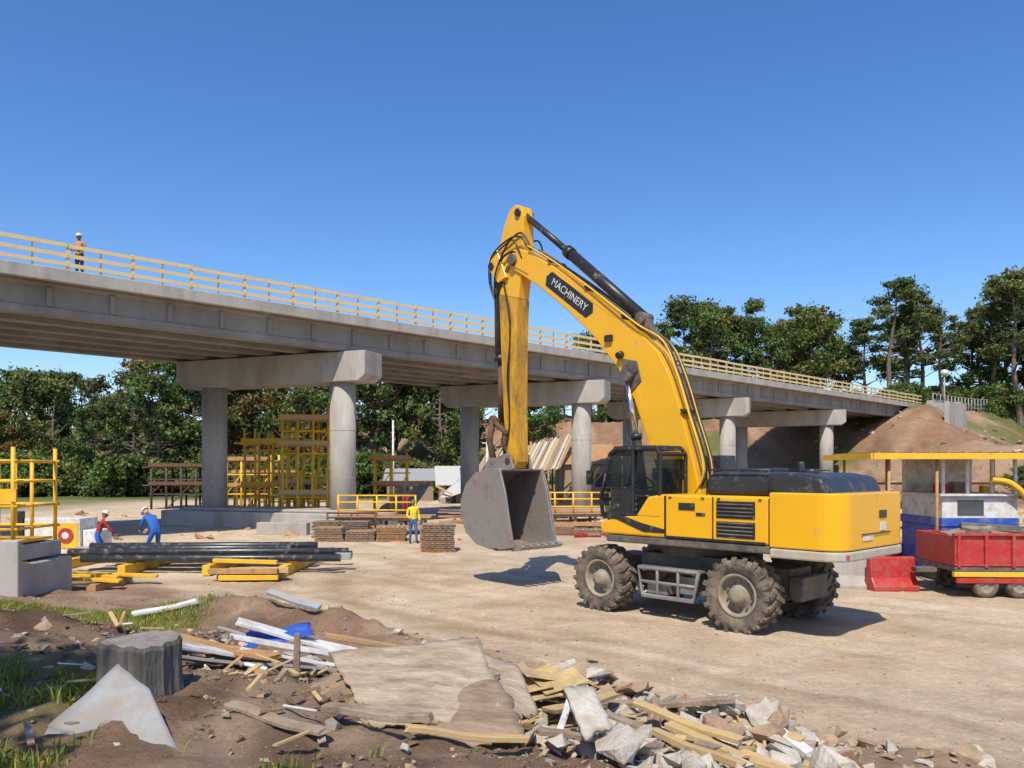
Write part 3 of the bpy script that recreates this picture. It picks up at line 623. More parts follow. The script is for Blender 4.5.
# ------------------------------------------------------------------ rubble
def hull(seed,k=11):
    r_=random.Random(seed); bm=bmesh.new()
    for i in range(k): bm.verts.new((r_.uniform(-1,1),r_.uniform(-1,1),r_.uniform(-.6,.6)))
    res=bmesh.ops.convex_hull(bm,input=bm.verts)
    bmesh.ops.delete(bm,geom=[e for e in res['geom_interior'] if isinstance(e,bmesh.types.BMVert)],context='VERTS')
    bm.verts.ensure_lookup_table(); bm.verts.index_update()
    v=[tuple(a.co) for a in bm.verts]; f=[tuple(a.index for a in b.verts) for b in bm.faces]; bm.free(); return v,f
HU=[hull(i,16) for i in range(12)]; HS=[hull(100+i,7) for i in range(6)]
def chunk(m,x,y,s,mi=0,sink=.3,flat=1,proto=None,z=None,til=.5):
    v,f=random.choice(proto or HU); M=Euler((U(-til,til),U(-til,til),U(0,6.28))).to_matrix(); sx=s*U(.6,1.3); sy=s*U(.5,1.1); szz=s*U(.4,.9)*flat
    c=Vector((x,y,(h0(x,y) if z is None else z)+szz*.6*(1-sink*2)))
    m.add([c+M@Vector((a[0]*sx,a[1]*sy,a[2]*szz)) for a in v],f,mi)
def bandpt(t,q): return -2.3+.747*t-.665*q, 14.1-.665*t-.747*q
m=MB()
for i in range(380):
    t=U(1.5,11.5); qd=random.gauss(1.5,.9)+.15*(t-2)*.2; x_,y_=bandpt(t,qd)
    s=.03+.17*random.random()**3; chunk(m,x_,y_,s,random.choice([0,0,0,0,1,2]))
for i in range(640):
    u=random.random(); cx=-.2+3.2*u; cy=9.7-3.4*u; d_=random.gauss(0,.45)-.15; x_=cx-.7*d_+U(-.2,.2); y_=cy-.7*d_+U(-.2,.2)
    s=.03+.19*random.random()**2.2; chunk(m,x_,y_,s,random.choice([0]*9+[1,1,2,2,3]),sink=U(-.6,.4),til=.9)
for i in range(120):
    x_=random.gauss(.9,.45); y_=random.gauss(6.1,.35); chunk(m,x_,y_,.03+.14*random.random()**1.7,random.choice([0,0,0,0,1]),sink=U(-.6,.4),til=.9)
for i in range(90):
    x_=random.gauss(-1.6,1.2); y_=random.gauss(10.5,1.6); chunk(m,x_,y_,.03+.12*random.random()**2,random.choice([0,1,2]))
for i in range(120):
    x_=random.gauss(3.8,.9); y_=random.gauss(7.6,.5); chunk(m,x_,y_,.03+.13*random.random()**2,random.choice([1,1,1,0]))
for i in range(200):
    x_=random.gauss(-3.2,2.2); y_=random.gauss(8.0,2.2)
    if y_>4.6: chunk(m,x_,y_,.02+.07*random.random()**2,random.choice([1,1,2,0]))
m.obj('rubble_pile',[concbr,clod,dstone,brick],bevel=.006,seg=1,fixn=True)
m=MB()
for i in range(6500):
    t=U(-8,14); qd=random.gauss(2.0,3.0); x_,y_=bandpt(t,qd)
    if y_<3.5 or y_>30: continue
    chunk(m,x_,y_,.008+.035*random.random()**3,random.choice([0,1,1,2]),proto=HS)
for i in range(1600):
    x_=U(-14,14); y_=U(9,30); chunk(m,x_,y_,.01+.035*random.random()**2.5,random.choice([0,1,1]),proto=HS)
m.obj('gravel',[concbr,clod,dstone],fixn=False)
m=MB()
for i in range(3200):
    x_=U(-5.5,1.2); y_=U(4.3,9.5); 
    if vn(x_*1.3,y_*1.3,61)<.4: continue
    chunk(m,x_,y_,.010+.045*random.random()**2.5,random.choice([0,0,1]),proto=HS,sink=U(0,.4))
m.obj('soil_clods',[dsoil,clod],fixn=False)
m=MB()
for i in range(700):
    if i<500: u=random.random(); x_=-.4+3.4*u+random.gauss(0,.35); y_=9.6-3.5*u+random.gauss(0,.45)
    else: x_=random.gauss(-1.8,1.6); y_=random.gauss(7.6,1.5)
    if y_<4.4: continue
    L_=.05+.38*random.random()**2; m.box((x_,y_,h0(x_,y_)+.03+U(0,.1)),(L_,U(.012,.06),U(.006,.02)),random.choice([0,0,1,1,1,2,3]),(U(-.4,.4),U(-.35,.35),U(0,6.28)))
m.obj('wood_splinters',[woodd,wood,woodo,white])
# ------------------------------------------------------------------ foreground debris
def plank(name,p0,p1,w,t,mt,z0=0,z1=0,tilt=0,jag=True):
    a=Vector((p0[0],p0[1],h0(*p0)+z0)); b=Vector((p1[0],p1[1],h0(*p1)+z1)); d=(b-a); Ln=d.length; d.normalize()
    sd=d.cross(Vector((0,0,1))).normalized(); up=sd.cross(d); 
    M=Matrix((d,sd,up)).transposed()@Matrix.Rotation(tilt,3,'X')
    m=MB(); k=6; vs=[];fs=[]
    for i in range(k+1):
        u=Ln*i/k+(U(-.04,.04) if jag and i in(0,k) else 0); bz=.012*math.sin(i*1.1+Ln)
        for (s1,s2) in ((-1,-1),(1,-1),(1,1),(-1,1)): vs.append(a+M@Vector((u+(U(-.03,.03) if jag and i in (0,k) else 0),s1*w/2,s2*t/2+bz)))
    for i in range(k):
        for j in range(4): fs.append((i*4+j,i*4+(j+1)%4,i*4+4+(j+1)%4,i*4+4+j))
    fs+= [(0,1,2,3),(k*4+3,k*4+2,k*4+1,k*4)]
    m.add(vs,fs); return m.obj(name,mt,bevel=.004,seg=1)
sx,sy_=-2.70,5.8; zb=h0(sx,sy_)-.14; m=MB(); nseg=44; vs=[];fs=[]; zz=[0,.1,.25,.4,.51,.54]; rrr=[.34,.30,.28,.272,.275,.26]
for z_,r_ in zip(zz,rrr):
    for j in range(nseg):
        a=2*math.pi*j/nseg; r2=r_*(1+.04*math.sin(a*5)+.03*math.sin(a*11+z_*3)+.025*math.sin(a*19+z_)); vs.append((r2*math.cos(a),r2*math.sin(a),z_+(.015*math.sin(a*2)+.008*math.sin(a*13) if z_>.4 else 0)))
for i in range(len(zz)-1):
    for j in range(nseg): fs.append((i*nseg+j,i*nseg+(j+1)%nseg,(i+1)*nseg+(j+1)%nseg,(i+1)*nseg+j))
m.add(vs,fs,0,False); m.add([vs[(len(zz)-1)*nseg+j] for j in range(nseg)],[tuple(range(nseg))],1)
stumpbark=mat('stump_bark',(.10,.092,.082),.95,.5,6,bump=1.0,bscale=9,stretch=(2,2,.35))
m.obj('tree_stump',[stumpbark,cutwood],None,(sx,sy_,zb))
def warped(name,cs,mt,nu=16,nv=14,amp=.02,th=.018,jag=.05,seed=0,sagc=0):
    TL,TR_,BR_,BL_=[Vector(v) for v in cs]; r_=random.Random(seed); ju=[r_.uniform(-jag,jag) for _ in range(nu+1)]; jv=[r_.uniform(-jag,jag)*.5 for _ in range(nv+1)]
    vs=[];fs=[]
    for j in range(nv+1):
        for i in range(nu+1):
            u=i/nu; v=j/nv; vv=v+(ju[i] if j==nv else 0)+(ju[-1-i]*.4 if j==0 else 0); uu=u+(jv[j] if i in(0,nu) else 0)
            p=TL.lerp(TR_,uu).lerp(BL_.lerp(BR_,uu),vv); p.z+=amp*(math.sin(u*3.1+v*1.5+seed)+.5*math.sin(u*9+v*5)+.35*math.sin(v*14+seed))-sagc*v*v*u; vs.append(p)
    for j in range(nv):
        for i in range(nu): a=j*(nu+1)+i; fs.append((a,a+1,a+nu+2,a+nu+1))
    m=MB(); m.add(vs,fs,0,True); o=m.obj(name,mt); sm=o.modifiers.new('s','SOLIDIFY'); sm.thickness=th; return o
warped('metal_sheet',[(-2.86,4.95,1.40),(-2.60,5.3,1.70),(-2.30,5.1,1.58),(-1.75,4.5,1.16)],slabm,10,10,.008,.03,.0,3)
warped('metal_sheet',[(-2.86,4.95,1.40),(-1.85,4.62,1.22),(-1.75,4.4,1.03),(-2.75,4.45,1.18)],slabm,10,10,.006,.03,.0,5)
warped('plywood_sheet',[(-1.50,6.6,1.46),(-.28,6.85,1.56),(-.04,5.85,1.24),(-.98,5.55,1.20)],ply,26,18,.014,.020,.03,1,.05)
warped('plywood_sheet',[(-1.2,6.1,1.28),(-.1,6.35,1.36),(.10,5.62,1.12),(-.8,5.35,1.08)],plyd,14,10,.008,.018,.06,5)
warped('plywood_sheet',[(-1.8,6.3,1.22),(-1.3,6.5,1.40),(-1.05,5.75,1.26),(-1.45,5.5,1.09)],plyd,10,10,.006,.018,.03,8)
warped('plywood_sheet',[(-.30,6.75,1.47),(.05,6.6,1.38),(.2,6.05,1.14),(.0,5.8,1.2)],ply,10,10,.006,.015,.05,9)
plank('wooden_plank',(-1.55,6.65),(-.15,6.95),.06,.04,woodo,.42,.52)
plank('wooden_plank',(-.42,6.8),(-.30,6.85),.03,.02,woodd,.45,.72)
plank('wooden_plank',(-1.3,5.5),(-.5,5.2),.09,.05,woodd,.1,.12)
plank('wooden_plank',(-.7,5.1),(.1,5.4),.07,.04,wood,.08,.1)
m=MB(); zg=h0(-2.0,7.4); m.tube([(-2.0,7.4,zg-.2),(-1.99,7.42,zg+.42)],[.035,.03],0,6,False); m.obj('wooden_stake',woodd)
plank('white_board',(-3.3,7.5),(-2.0,8.5),.24,.04,white,.12,.18)
plank('white_board',(-2.9,8.3),(-1.1,9.3),.28,.05,white,.22,.26,.1)
plank('white_board',(-3.0,8.8),(-1.4,9.2),.2,.04,white,.36,.32,-.1)
plank('white_board',(-2.7,7.9),(-1.3,8.5),.18,.03,white,.18,.2,.15)
plank('wooden_plank',(-3.4,7.7),(-1.5,8.9),.3,.05,woodd,.03,.1)
plank('wooden_plank',(-3.6,8.3),(-2.3,7.7),.16,.05,woodo,.1,.1)
plank('grey_board',(-3.3,7.0),(-1.9,7.9),.2,.03,slabm,.1,.15,.25)
plank('grey_board',(-2.5,9.3),(-.6,9.7),.14,.03,greyb,.2,.15,.1)
warped('blue_tarp',[(-3.0,9.1,1.22),(-2.35,9.25,1.2),(-2.2,8.9,1.12),(-2.9,8.7,1.08)],bluep,14,12,.04,.008,.08,4)
m=MB()
for i in range(26):
    m.box((.32+U(-.25,.25),7.6+U(-.22,.22),h0(.3,7.6)+.04+.018*i*.9),(.45+U(-.15,.1),.30+U(-.1,.08),.014),0,(U(-.25,.25),U(-.25,.25),.5+U(-.5,.5)))
m.obj('cardboard_bundle',mat('kraft_board',(.50,.37,.16),.8,.3,6,bump=.3,bscale=12,dirt=(.28,.2,.12),damt=.35,dscale=5),bevel=.003,seg=1)
pl=[((.32,5.6),(.50,6.7),.05,.03,white,.1,.42),((.62,5.6),(.52,6.6),.045,.03,white,.05,.45),((1.6,5.6),(1.15,6.6),.09,.05,wood,.1,.2),((2.45,7.35),(2.95,6.45),.12,.06,white,.16,.10),((1.9,6.6),(2.6,5.7),.1,.05,wood,.12,.1),((2.25,5.9),(1.35,6.9),.12,.05,wood,.12,.2),
 ((.3,6.6),(1.0,7.9),.12,.04,wood,.25,.3),((-.1,7.3),(.7,8.3),.1,.04,wood,.2,.3),((.9,8.1),(2.1,7.5),.1,.05,woodd,.2,.25),((1.7,7.9),(2.6,7.2),.12,.04,wood,.2,.2),((-.2,8.6),(.5,8.2),.08,.04,woodo,.2,.2),((2.5,6.9),(3.3,6.5),.1,.04,wood,.1,.1),((-3.9,10.6),(-3.0,10.9),.12,.04,greyb,.1,.1),((-6.2,13.0),(-5.2,13.3),.16,.05,white,.12,.1),((-4.0,13.2),(-3.1,12.8),.14,.05,greyb,.15,.1),((-1.9,5.4),(-1.2,5.1),.1,.03,woodd,.05,.08),((1.3,6.3),(2.1,7.0),.09,.04,wood,.2,.15),((.7,7.2),(1.6,6.3),.11,.03,woodd,.3,.15),((1.0,8.7),(1.7,8.1),.09,.04,wood,.15,.25),((.2,5.5),(1.1,5.9),.08,.04,woodd,.15,.2),((1.1,7.3),(1.9,6.5),.1,.04,wood,.3,.25)]
for a in pl: plank('wooden_plank' if a[4]!=white else 'white_board',*a[:5],a[5],a[6],U(-.3,.3))
m=MB()
for (x_,y_,s) in ((1.75,7.1,.19),(1.35,7.6,.2),(2.15,7.3,.18),(.75,6.3,.17),(2.7,7.0,.15),(1.0,5.9,.16),(1.2,6.9,.18),(.5,6.9,.15),(1.9,6.3,.15),(.95,7.4,.15),(.55,5.75,.15),(1.35,5.9,.14)): chunk(m,x_,y_,s,0,sink=-.4,flat=.8,til=.8)
m.obj('concrete_blocks',concbr,bevel=.01,seg=1)
warped('broken_slab',[(.38,5.95,1.36),(.6,6.0,1.34),(.70,5.65,1.17),(.5,5.5,1.12)],concbr,8,8,.006,.04,.06,12)
# ------------------------------------------------------------------ left stack of pipes and beams
e=empty('pipe_stack',(0,0,0))
m=MB()
for i in range(9):
    x0=-14.3+U(0,2); x1=-4.4-U(0,2.5); yy=23.2+.32*i; z=.42+(.16 if i%3==1 else 0)
    if i%3==2: m.bb((x0,yy,z-.1),(x1,yy+.2,z+.1),1)
    else: m.cyl((x0,yy,z),(x1,yy+.15,z+.02),.11,m=0,n=14)
m.obj('pipes',[pipem,greyb],e,bevel=.01,seg=1)
m=MB()
for xx in (-13.6,-11.2,-8.8,-6.6): m.bb((xx,22.7,0),(xx+.22,26.2,.29))
m.bb((-14.5,22.0,.0),(-12.5,22.4,.5)); m.obj('timber_bearers',yellow2,e,bevel=.01,seg=1)
e=empty('timber_stack')
m=MB()
for i in range(7): m.box((-7.1+U(-.25,.25),21.6+.18*(i%4),.1+.17*(i//4)),(1.6+U(-.3,.3),.16,.14),i%3,(0,0,U(-.12,.12)))
m.box((-7.3,21.9,.5),(1.7,.2,.1),0,(0,.04,.1)); m.obj('beams',[yellow2,woodo,wood],e,bevel=.006,seg=1)
for yy,x0,x1 in ((19.6,-12.6,-9.7),(20.1,-13,-10.0),(20.7,-12.7,-9.3)):
    plank('yellow_plank',(x0,yy),(x1,yy+.3),.25,.07,yellow2,.25,.22)
m=MB(); m.bb((-12.9,19.2,0),(-12.6,21.2,.2)); m.bb((-10.4,19.5,0),(-10.15,21.4,.2)); m.obj('timber_bearer',woodo)
e=empty('scaffold_platform')
m=MB(); m.bb((-13.2,17.2,-.1),(-10.55,19.2,.95),0); m.bb((-13.2,17.3,1.0),(-10.75,19.1,1.35),0); m.bb((-10.9,17.0,-.1),(-10.5,17.197,1.5),0); m.obj('base_block',[conc],e,bevel=.03)
m=MB()
for xx in (-13.0,-12.6,-12.2,-11.8,-11.4,-10.85):
    for yy in (17.4,19.0): m.cyl((xx,yy,1.3),(xx,yy,3.35+ (.15 if xx==-10.85 else -.1)),.045,n=8)
for z in (1.7,2.2,2.75,3.2):
    for yy in (17.4,19.0): m.cyl((-13.1,yy,z),(-10.75,yy,z),.035,n=8)
    m.cyl((-10.85,17.4,z),(-10.85,19,z),.03,n=8)
m.box((-11.9,17.35,2.45),(2.3,.03,.28)); m.box((-11.9,17.3,.98),(2.7,.25,.06)); m.box((-11.9,18.2,1.42),(2.2,1.2,.06)); m.obj('yellow_frame',yellow2,e)
e=empty('site_generator',(0,0,0)); m=MB(); m.bb((-16.6,27.2,.15),(-14.7,28.4,1.35),0); m.bb((-14.68,27.35,.1),(-14.1,28.2,.95),0); m.bb((-16.4,27.3,0),(-14.9,28.3,.147),1); m.bb((-16.9,27,1.6),(-16.6,27.3,0),1); m.obj('housing',[white,blackp],e,bevel=.03)
m=MB(); m.bb((-15.6,27.17,.35),(-14.75,27.196,1.2),0); m.cyl((-15.15,27.165,.78),(-15.15,27.13,.78),.25,m=1,n=24); m.cyl((-15.15,27.128,.78),(-15.15,27.12,.78),.12,m=2,n=20); m.obj('sign_panel',[yellow2,redp,white],e)
# ------------------------------------------------------------------ scaffolds etc under bridge
def scaffold(name,x,y,w,d_,h,rz,nx=4,levels=(2,4),mt=yellow2,decks=True,mt2=woodd,r=.06,brace=True):
    e=empty(name,(x,y,h0(x,y)),rz); m=MB()
    for i in range(nx):
        for j in (0,1):
            xx=w*i/(nx-1); m.cyl((xx,j*d_,0),(xx,j*d_,h*U(.9,1.03)),r,n=7)
    lv=[h*(k+1)/(int(h/1.6)+1) for k in range(int(h/1.6))]
    for z in lv:
        for j in (0,1): m.cyl((-.2,j*d_,z),(w+.2,j*d_,z),r*.7,n=6)
        for i in range(nx): m.cyl((w*i/(nx-1),0,z),(w*i/(nx-1),d_,z),r*.6,n=6)
    if brace:
        for i in range(nx-1):
            zz_=[0]+lv
            for a_,b_ in zip(zz_,zz_[1:]):
                if (i+int(a_))%2: m.cyl((w*i/(nx-1),-.05,a_),(w*(i+1)/(nx-1),-.05,b_),r*.5,n=6)
    m.obj('frame',mt,e)
    if decks:
        m=MB()
        for z in levels:
            for k in range(4): m.box((w/2+U(-.15,.15),d_*(k+.5)/4,z+U(0,.04)),(w+.8+U(0,.6),d_/4-.03,.08))
            m.box((w/2,-.1,z+.18),(w+.4,.05,.26)); 
        m.obj('decks',mt2,e)
    return e
scaffold('scaffold_tower',-13.2,46.0,2.6,2.2,6.6,.1,4,(2.2,4.4,5.9),yellow2,True,wood,.09)
scaffold('scaffold_tower',-16.2,48.5,2.6,2.0,5.6,.0,4,(2.0,4.6),yellow2,True,yellow2,.08)
scaffold('scaffold_tower',-12.6,44.0,2.4,1.2,3.0,.1,4,(1.6,),yellow2,True,wood,.07)
scaffold('scaffold_tower',-8.6,50.0,2.0,1.6,4.2,.1,3,(2.0,3.6),yellow2,True,woodo,.07)
scaffold('steel_formwork',-27.5,61,5.5,5,3.4,.1,6,(1.8,3.2),darkst,True,rust,.09)
scaffold('steel_formwork',-20.8,60,4.5,4,2.9,.0,5,(2.7,),darkst,True,woodo,.09)
scaffold('scaffold_tower',-19.6,55,3.0,2,4.0,.0,4,(1.8,3.6),yellow2,True,woodo,.08)
def railing(name,x,y,L_,z0,rz,h=1.05,mt=yellow2):
    e=empty(name,(x,y,h0(x,y)+z0),rz); m=MB(); k=max(2,int(L_/.8))
    for i in range(k+1): m.cyl((L_*i/k,0,0),(L_*i/k,0,h),.045,n=7)
    for z in (h*.35,h*.7,h): m.cyl((-.05,0,z),(L_+.05,0,z),.04,n=7)
    m.obj('rails',mt,e)
def pallets(name,x,y,nx,ny,nz,mt,rz=0,s=1.2):
    e=empty(name,(x,y,h0(x,y)),rz); m=MB()
    for i in range(nx):
        for j in range(ny):
            for k in range(random.randint(max(1,nz-2),nz)):
                cx=i*s*1.08+U(-.05,.05);cy=j*s*1.08;z=k*.15
                for b_ in range(3): m.box((cx,cy+(b_-1)*s*.42,z+.05),(s,.1,.09),random.randint(0,1))
                for b_ in range(6): m.box((cx+(b_-2.5)*s/6.1,cy,z+.11),(s/7.5,s,.022),random.randint(0,1))
    m.obj('pallets',[mt,woodd],e)
railing('safety_railing',-8.1,37.3,3.6,.75,.0); railing('safety_railing',1.2,39.0,3.6,.85,.05); railing('safety_railing',-15.4,48.9,4,0,.1)
railing('safety_railing',-8.3,36,2.2,.35,-.1,.7,rust); railing('safety_railing',5.2,41.0,2.6,.5,.1)
def platform(name,x,y,w,d_,h,mt,rz=0):
    e=empty(name,(x,y,h0(x,y)),rz); m=MB(); m.box((w/2,d_/2,h-.06),(w,d_,.12),0)
    for k in range(7): m.box((w/2+U(-.1,.1),d_*k/6,h+.04),(w+U(0,.5),.22,.05),1,(0,0,U(-.02,.02)))
    for xx in np.linspace(.2,w-.2,5):
        for yy in (.2,d_-.2): m.box((xx,yy,h/2-.07),(.14,.14,h-.14),0)
    m.box((w/2,.1,h*.45),(w,.06,.2),1); m.obj('platform_frame',[woodd,woodo],e)
platform('timber_platform',-8.2,37.0,4.2,2.0,.78,woodo); platform('timber_platform',.9,38.8,4.4,2.2,.85,woodo,.05)
pallets('pallet_stack',-7.7,33.9,3,1,4,woodo,.05); pallets('pallet_stack',-2.75,29.6,1,1,8,woodo,.1,1.25); pallets('pallet_stack',1.0,37.0,3,1,3,woodo); pallets('pallet_stack',-8.2,35.6,2,1,5,woodd); pallets('pallet_stack',3.4,36.0,2,1,2,redp)
e=empty('lumber_stack',(0,0,0)); m=MB()
for i in range(36): m.box((U(.5,4.5),U(41.5,44),.1+.07*(i%12)+U(0,.05)),(U(2,4),.2,.06),random.randint(0,2),(U(-.03,.03),U(-.04,.04),U(-.15,.15)))
for i in range(24): m.box((U(-3.5,.8),U(44,47),.1+.08*(i%8)),(U(2,3.6),.2,.06),random.randint(0,2),(0,U(-.04,.04),U(-.2,.2)))
m.obj('boards',[woodo,woodd,wood],e)
def shed(name,x,y,w,d_,h,hr,rz,wallm,roofm):
    e=empty(name,(x,y,h0(x,y)-.05),rz); m=MB()
    m.bb((0,0,0),(w,.12,h)); m.bb((0,.12,0),(.12,d_,h)); m.bb((w-.12,.12,0),(w,d_,h)); m.bb((.12,d_-.12,0),(w-.12,d_,h+hr))
    m.prism([(0.12,h+.003),(d_,h+.003),(d_,h+hr-.02)],0,.12,'yz'); m.prism([(.12,h+.003),(d_,h+.003),(d_,h+hr-.02)],w-.12,w,'yz')
    m.obj('walls',wallm,e)
    m=MB(); k=int(w/.25); L_=math.hypot(d_+.8,hr)
    for i in range(k+3): m.box((-.25+i*.25,d_/2,h+hr/2+.08+(.02 if i%2 else 0)),(.252,L_,.05),0,(math.atan2(hr,d_),0,0))
    m.obj('roof',roofm,e)
    m=MB(); m.bb((w*.15,-.03,0),(w*.15+.95,-.003,min(2.1,h-.1))); m.bb((w*.55,-.03,h*.4),(w*.8,-.003,h*.75)); m.obj('door_and_window',blackp,e)
shed('site_shed',-6.6,73,3.6,4,1.7,1.5,.12,ply,tarpw); shed('site_shed',4.8,75,5.6,5,3.6,1.8,.1,tarpt,woodo); shed('site_shed',-12.2,78,4.5,4,2.0,1.0,.1,woodd,greyb)
e=empty('timber_lean_to',(0,0,0)); m=MB(); P0=Vector((-4.2,72,1.5)); du=Vector((8.6,.8,1.7)); dv=Vector((1.8,6,3.3)); k=34
for i in range(k):
    a_=P0+du*(i/k)+Vector((0,0,U(-.1,.1))); b_=a_+du/k*.93; c_=b_+dv*U(.9,1.06); d_=a_+dv*U(.9,1.06); d_.z=max(d_.z,.1); m.quad([a_,b_,c_+Vector((0,0,U(-.1,.1))),d_],.05,random.choice([0,0,0,1,1,2,3]))
m.obj('roof_boards',[tarpt,woodd,tarpw,wood],e)
m=MB()
for i in range(9):
    p=P0+du*(i/8); m.cyl((p.x,p.y,h0(p.x,p.y)-.1),(p.x,p.y,p.z-.05),.09,n=7); p2=p+dv*.95; m.cyl((p2.x,p2.y,h0(p2.x,p2.y)-.1),(p2.x,p2.y,p2.z+.3),.09,n=7)
for i in range(7):
    p=P0+du*(i/8); m.cyl((p.x,p.y-.1,.4),(p.x+1.1,p.y,2.0),.06,n=6)
m.obj('posts',woodd,e)
def sheet(name,cs,mt,nn=10,amp=.15):
    cs=[Vector(c) for c in cs]; vs=[];fs=[]
    for j in range(nn+1):
        for i in range(nn+1):
            p=cs[0].lerp(cs[1],i/nn).lerp(cs[3].lerp(cs[2],i/nn),j/nn); p.z+=amp*(math.sin(i*1.3+j*.6)*.5+U(-.3,.3))
            p.z=max(p.z,h0(p.x,p.y)+.03); vs.append(p)
    for j in range(nn):
        for i in range(nn): a=j*(nn+1)+i; fs.append((a,a+1,a+nn+2,a+nn+1))
    m=MB(); m.add(vs,fs,0,True); o=m.obj(name,mt); s_=o.modifiers.new('s','SOLIDIFY'); s_.thickness=.05
sheet('tarpaulin',[(-6.5,71,.4),(-3.2,70.5,1.2),(-2.0,72.5,3.0),(-4.5,74,2.6)],tarpw)
sheet('plywood_panel',[(-9,53,.2),(-6.4,52.6,.5),(-5.6,55,2.2),(-8,56,1.4)],ply)
for i in range(16):
    x0=U(-6,9); y0=U(68,71); plank('timber_prop',(x0,y0),(x0+U(-2,3),y0+U(0,2)),.2,.12,random.choice([wood,woodd,woodo]),U(.1,1),U(1,3.4),jag=False)
m=MB(); m.cyl((0,0,0),(0,0,7.6),.12,.09,n=10); m.obj('white_pole',white,None,(-11.0,74,0))
m=MB(); zb=h0(-2.1,68); m.cyl((0,0,0),(0,0,5.6),.12,.09,n=10); m.box((0,0,5.3),(.9,.1,.1)); m.obj('utility_pole',white,None,(-2.1,68,zb))
m=MB()
for i in range(220):
    chunk(m,U(-30,12),U(33,56),.06+.28*random.random()**2.5,random.choice([0,1,1,2]))
m.obj('debris_field',[concbr,woodo,woodd])
m=MB(); m.bb((0,0,0),(2.4,.5,.6)); m.obj('concrete_block',conc,None,(-10.3,39,-.02),(0,0,.15),bevel=.04); m.obj('concrete_block',conc,None,(-11.8,36.9,-.02),(0,0,-.1),bevel=.04)
# ------------------------------------------------------------------ right side
e=empty('cargo_trailer',(0,0,0)); e.location=(10.35,18.7,0.0); e.rotation_euler=(0,0,-.05)
m=MB()
m.bb((.0,0,.62),(5.2,2.0,.74),1); m.bb((-.02,-.02,.50),(5.22,.1,.615),0) ; m.bb((.05,.0,.35),(5.1,.08,.47),2)
for yy in (0.02,1.94): m.bb((.03,yy,.745),(5.2,yy+.05,1.45),2)
m.bb((.0,0,.745),(.06,2.0,1.45),2)
for i in range(9): m.bb((.05+i*.62,-.045,.72),(.13+i*.62,.018,1.5),2)
m.bb((-.03,-.05,1.455),(5.22,.08,1.52),2); m.bb((0.0,-.025,.75),(5.2,.017,.80),2)
m.bb((-.5,.85,.5),(0,1.15,.62),1)
m.obj('bed',[yellow2,frame,redp],e,bevel=.012,seg=1)
m=MB()
for xx in (.75,1.5,4.2):
    for yy in (.12,1.88):
        m.lathe([(.16,-.09),(.25,-.1),(.285,-.06),(.285,.06),(.25,.1),(.16,.09)],(xx,yy,.285),0,24); m.lathe([(.165,-.08),(.13,-.05),(.05,-.06),(0,-.09)],(xx,yy,.285),1,20); m.lathe([(.165,.08),(.13,.05),(0,.05)],(xx,yy,.285),1,20)
    m.cyl((xx,.1,.285),(xx,1.9,.285),.04,m=2)
m.box((1.1,.1,.45),(1.6,.12,.08),2); m.obj('wheels',[rubber,rim,frame],e)
m=MB(); 
for i in range(7): m.box((U(.6,4.6),U(.5,1.5),1.35+U(0,.2)),(U(.5,1.4),U(.2,.5),U(.1,.25)),random.randint(0,2),(U(-.2,.2),U(-.2,.2),U(-.4,.4)))
m.obj('cargo',[woodd,frame,woodo],e,bevel=.02)
e=empty('site_kiosk',(9.6,21.2,0)); m=MB(); m.box((2.9,1.0,3.40),(6.4,3.2,.08),0); m.box((2.9,-.63,3.36),(6.4,.05,.16),1); m.box((-.33,1.0,3.36),(.05,3.2,.16),1)
for i in range(14): m.box((-.1+i*.45,1.0,3.46),(.05,3.0,.03),0)
m.obj('roof',[woodo,yellow2],e); m=MB()
m.bb((1.8,0,.3),(3.8,2.2,1.50),1); m.bb((1.77,-.03,1.503),(3.83,2.23,1.72),1); m.bb((1.8,0,1.723),(3.8,2.2,2.30),0); m.bb((1.7,-.12,2.303),(3.9,2.3,2.37),0)
m.bb((1.8,2.1,2.373),(3.8,2.2,3.35),0)
for xx in (1.8,2.45,3.1,3.72): m.bb((xx,0,2.373),(xx+.08,.08,3.35),0)
m.bb((1.8,2.0,2.373),(1.88,2.095,3.35),0); m.bb((2.2,-.02,1.8),(2.9,-.003,2.2),2); m.bb((1.9,.0,0),(3.7,2.1,.297),3)
m.obj('kiosk_body',[white,bluep,glass,frame],e,bevel=.015,seg=1)
m=MB()
for xx in (0.2,1.45,4.6,5.9):
    for yy in (-.4,2.4): m.cyl((xx,yy,0),(xx,yy,3.36),.04,n=8)
for z in (1.3,2.6): m.cyl((.2,2.4,z),(5.9,2.4,z),.035,n=8)
m.obj('posts',woodo,e)
m=MB(); m.box((2.3,1.0,2.5),(.3,.3,.26),0); m.box((2.9,1.2,2.52),(.4,.3,.3),1); m.box((3.4,.8,2.47),(.2,.2,.2),2); m.obj('counter_goods',[redp,woodd,yellow2],e)
m=MB(); m.tube(cr([(0,0,0),(0,0,1.5),(-.05,0,2.2),(-.5,0,2.65),(-1.0,0,2.75)]),.09,0,8); m.box((0,0,.2),(.8,.6,.4)); m.obj('yellow_pump_arm',yellow2,None,(13.55,20.95,0))
jb=[(-.3,0),(.3,0),(.3,.12),(.14,.35),(.09,.85),(-.09,.85),(-.14,.35),(-.3,.12)]
m=MB(); m.prism([(a*1.3,b*1.0) for a,b in jb],0,1.6,'yz',0); m.obj('jersey_barrier',conc,None,(7.9,20.6,-.03),(0,0,-.15),bevel=.02)
m=MB(); m.prism(jb,0,1.2,'yz',0); m.obj('plastic_barrier',redp,None,(8.9,20.0,-.02),(0,0,.1),bevel=.04); m.obj('plastic_barrier',white,None,(9.5,23,-.02),(0,0,.3),bevel=.04); m.obj('plastic_barrier',redp,None,(10.8,23.6,-.02),(0,0,.1),bevel=.04)
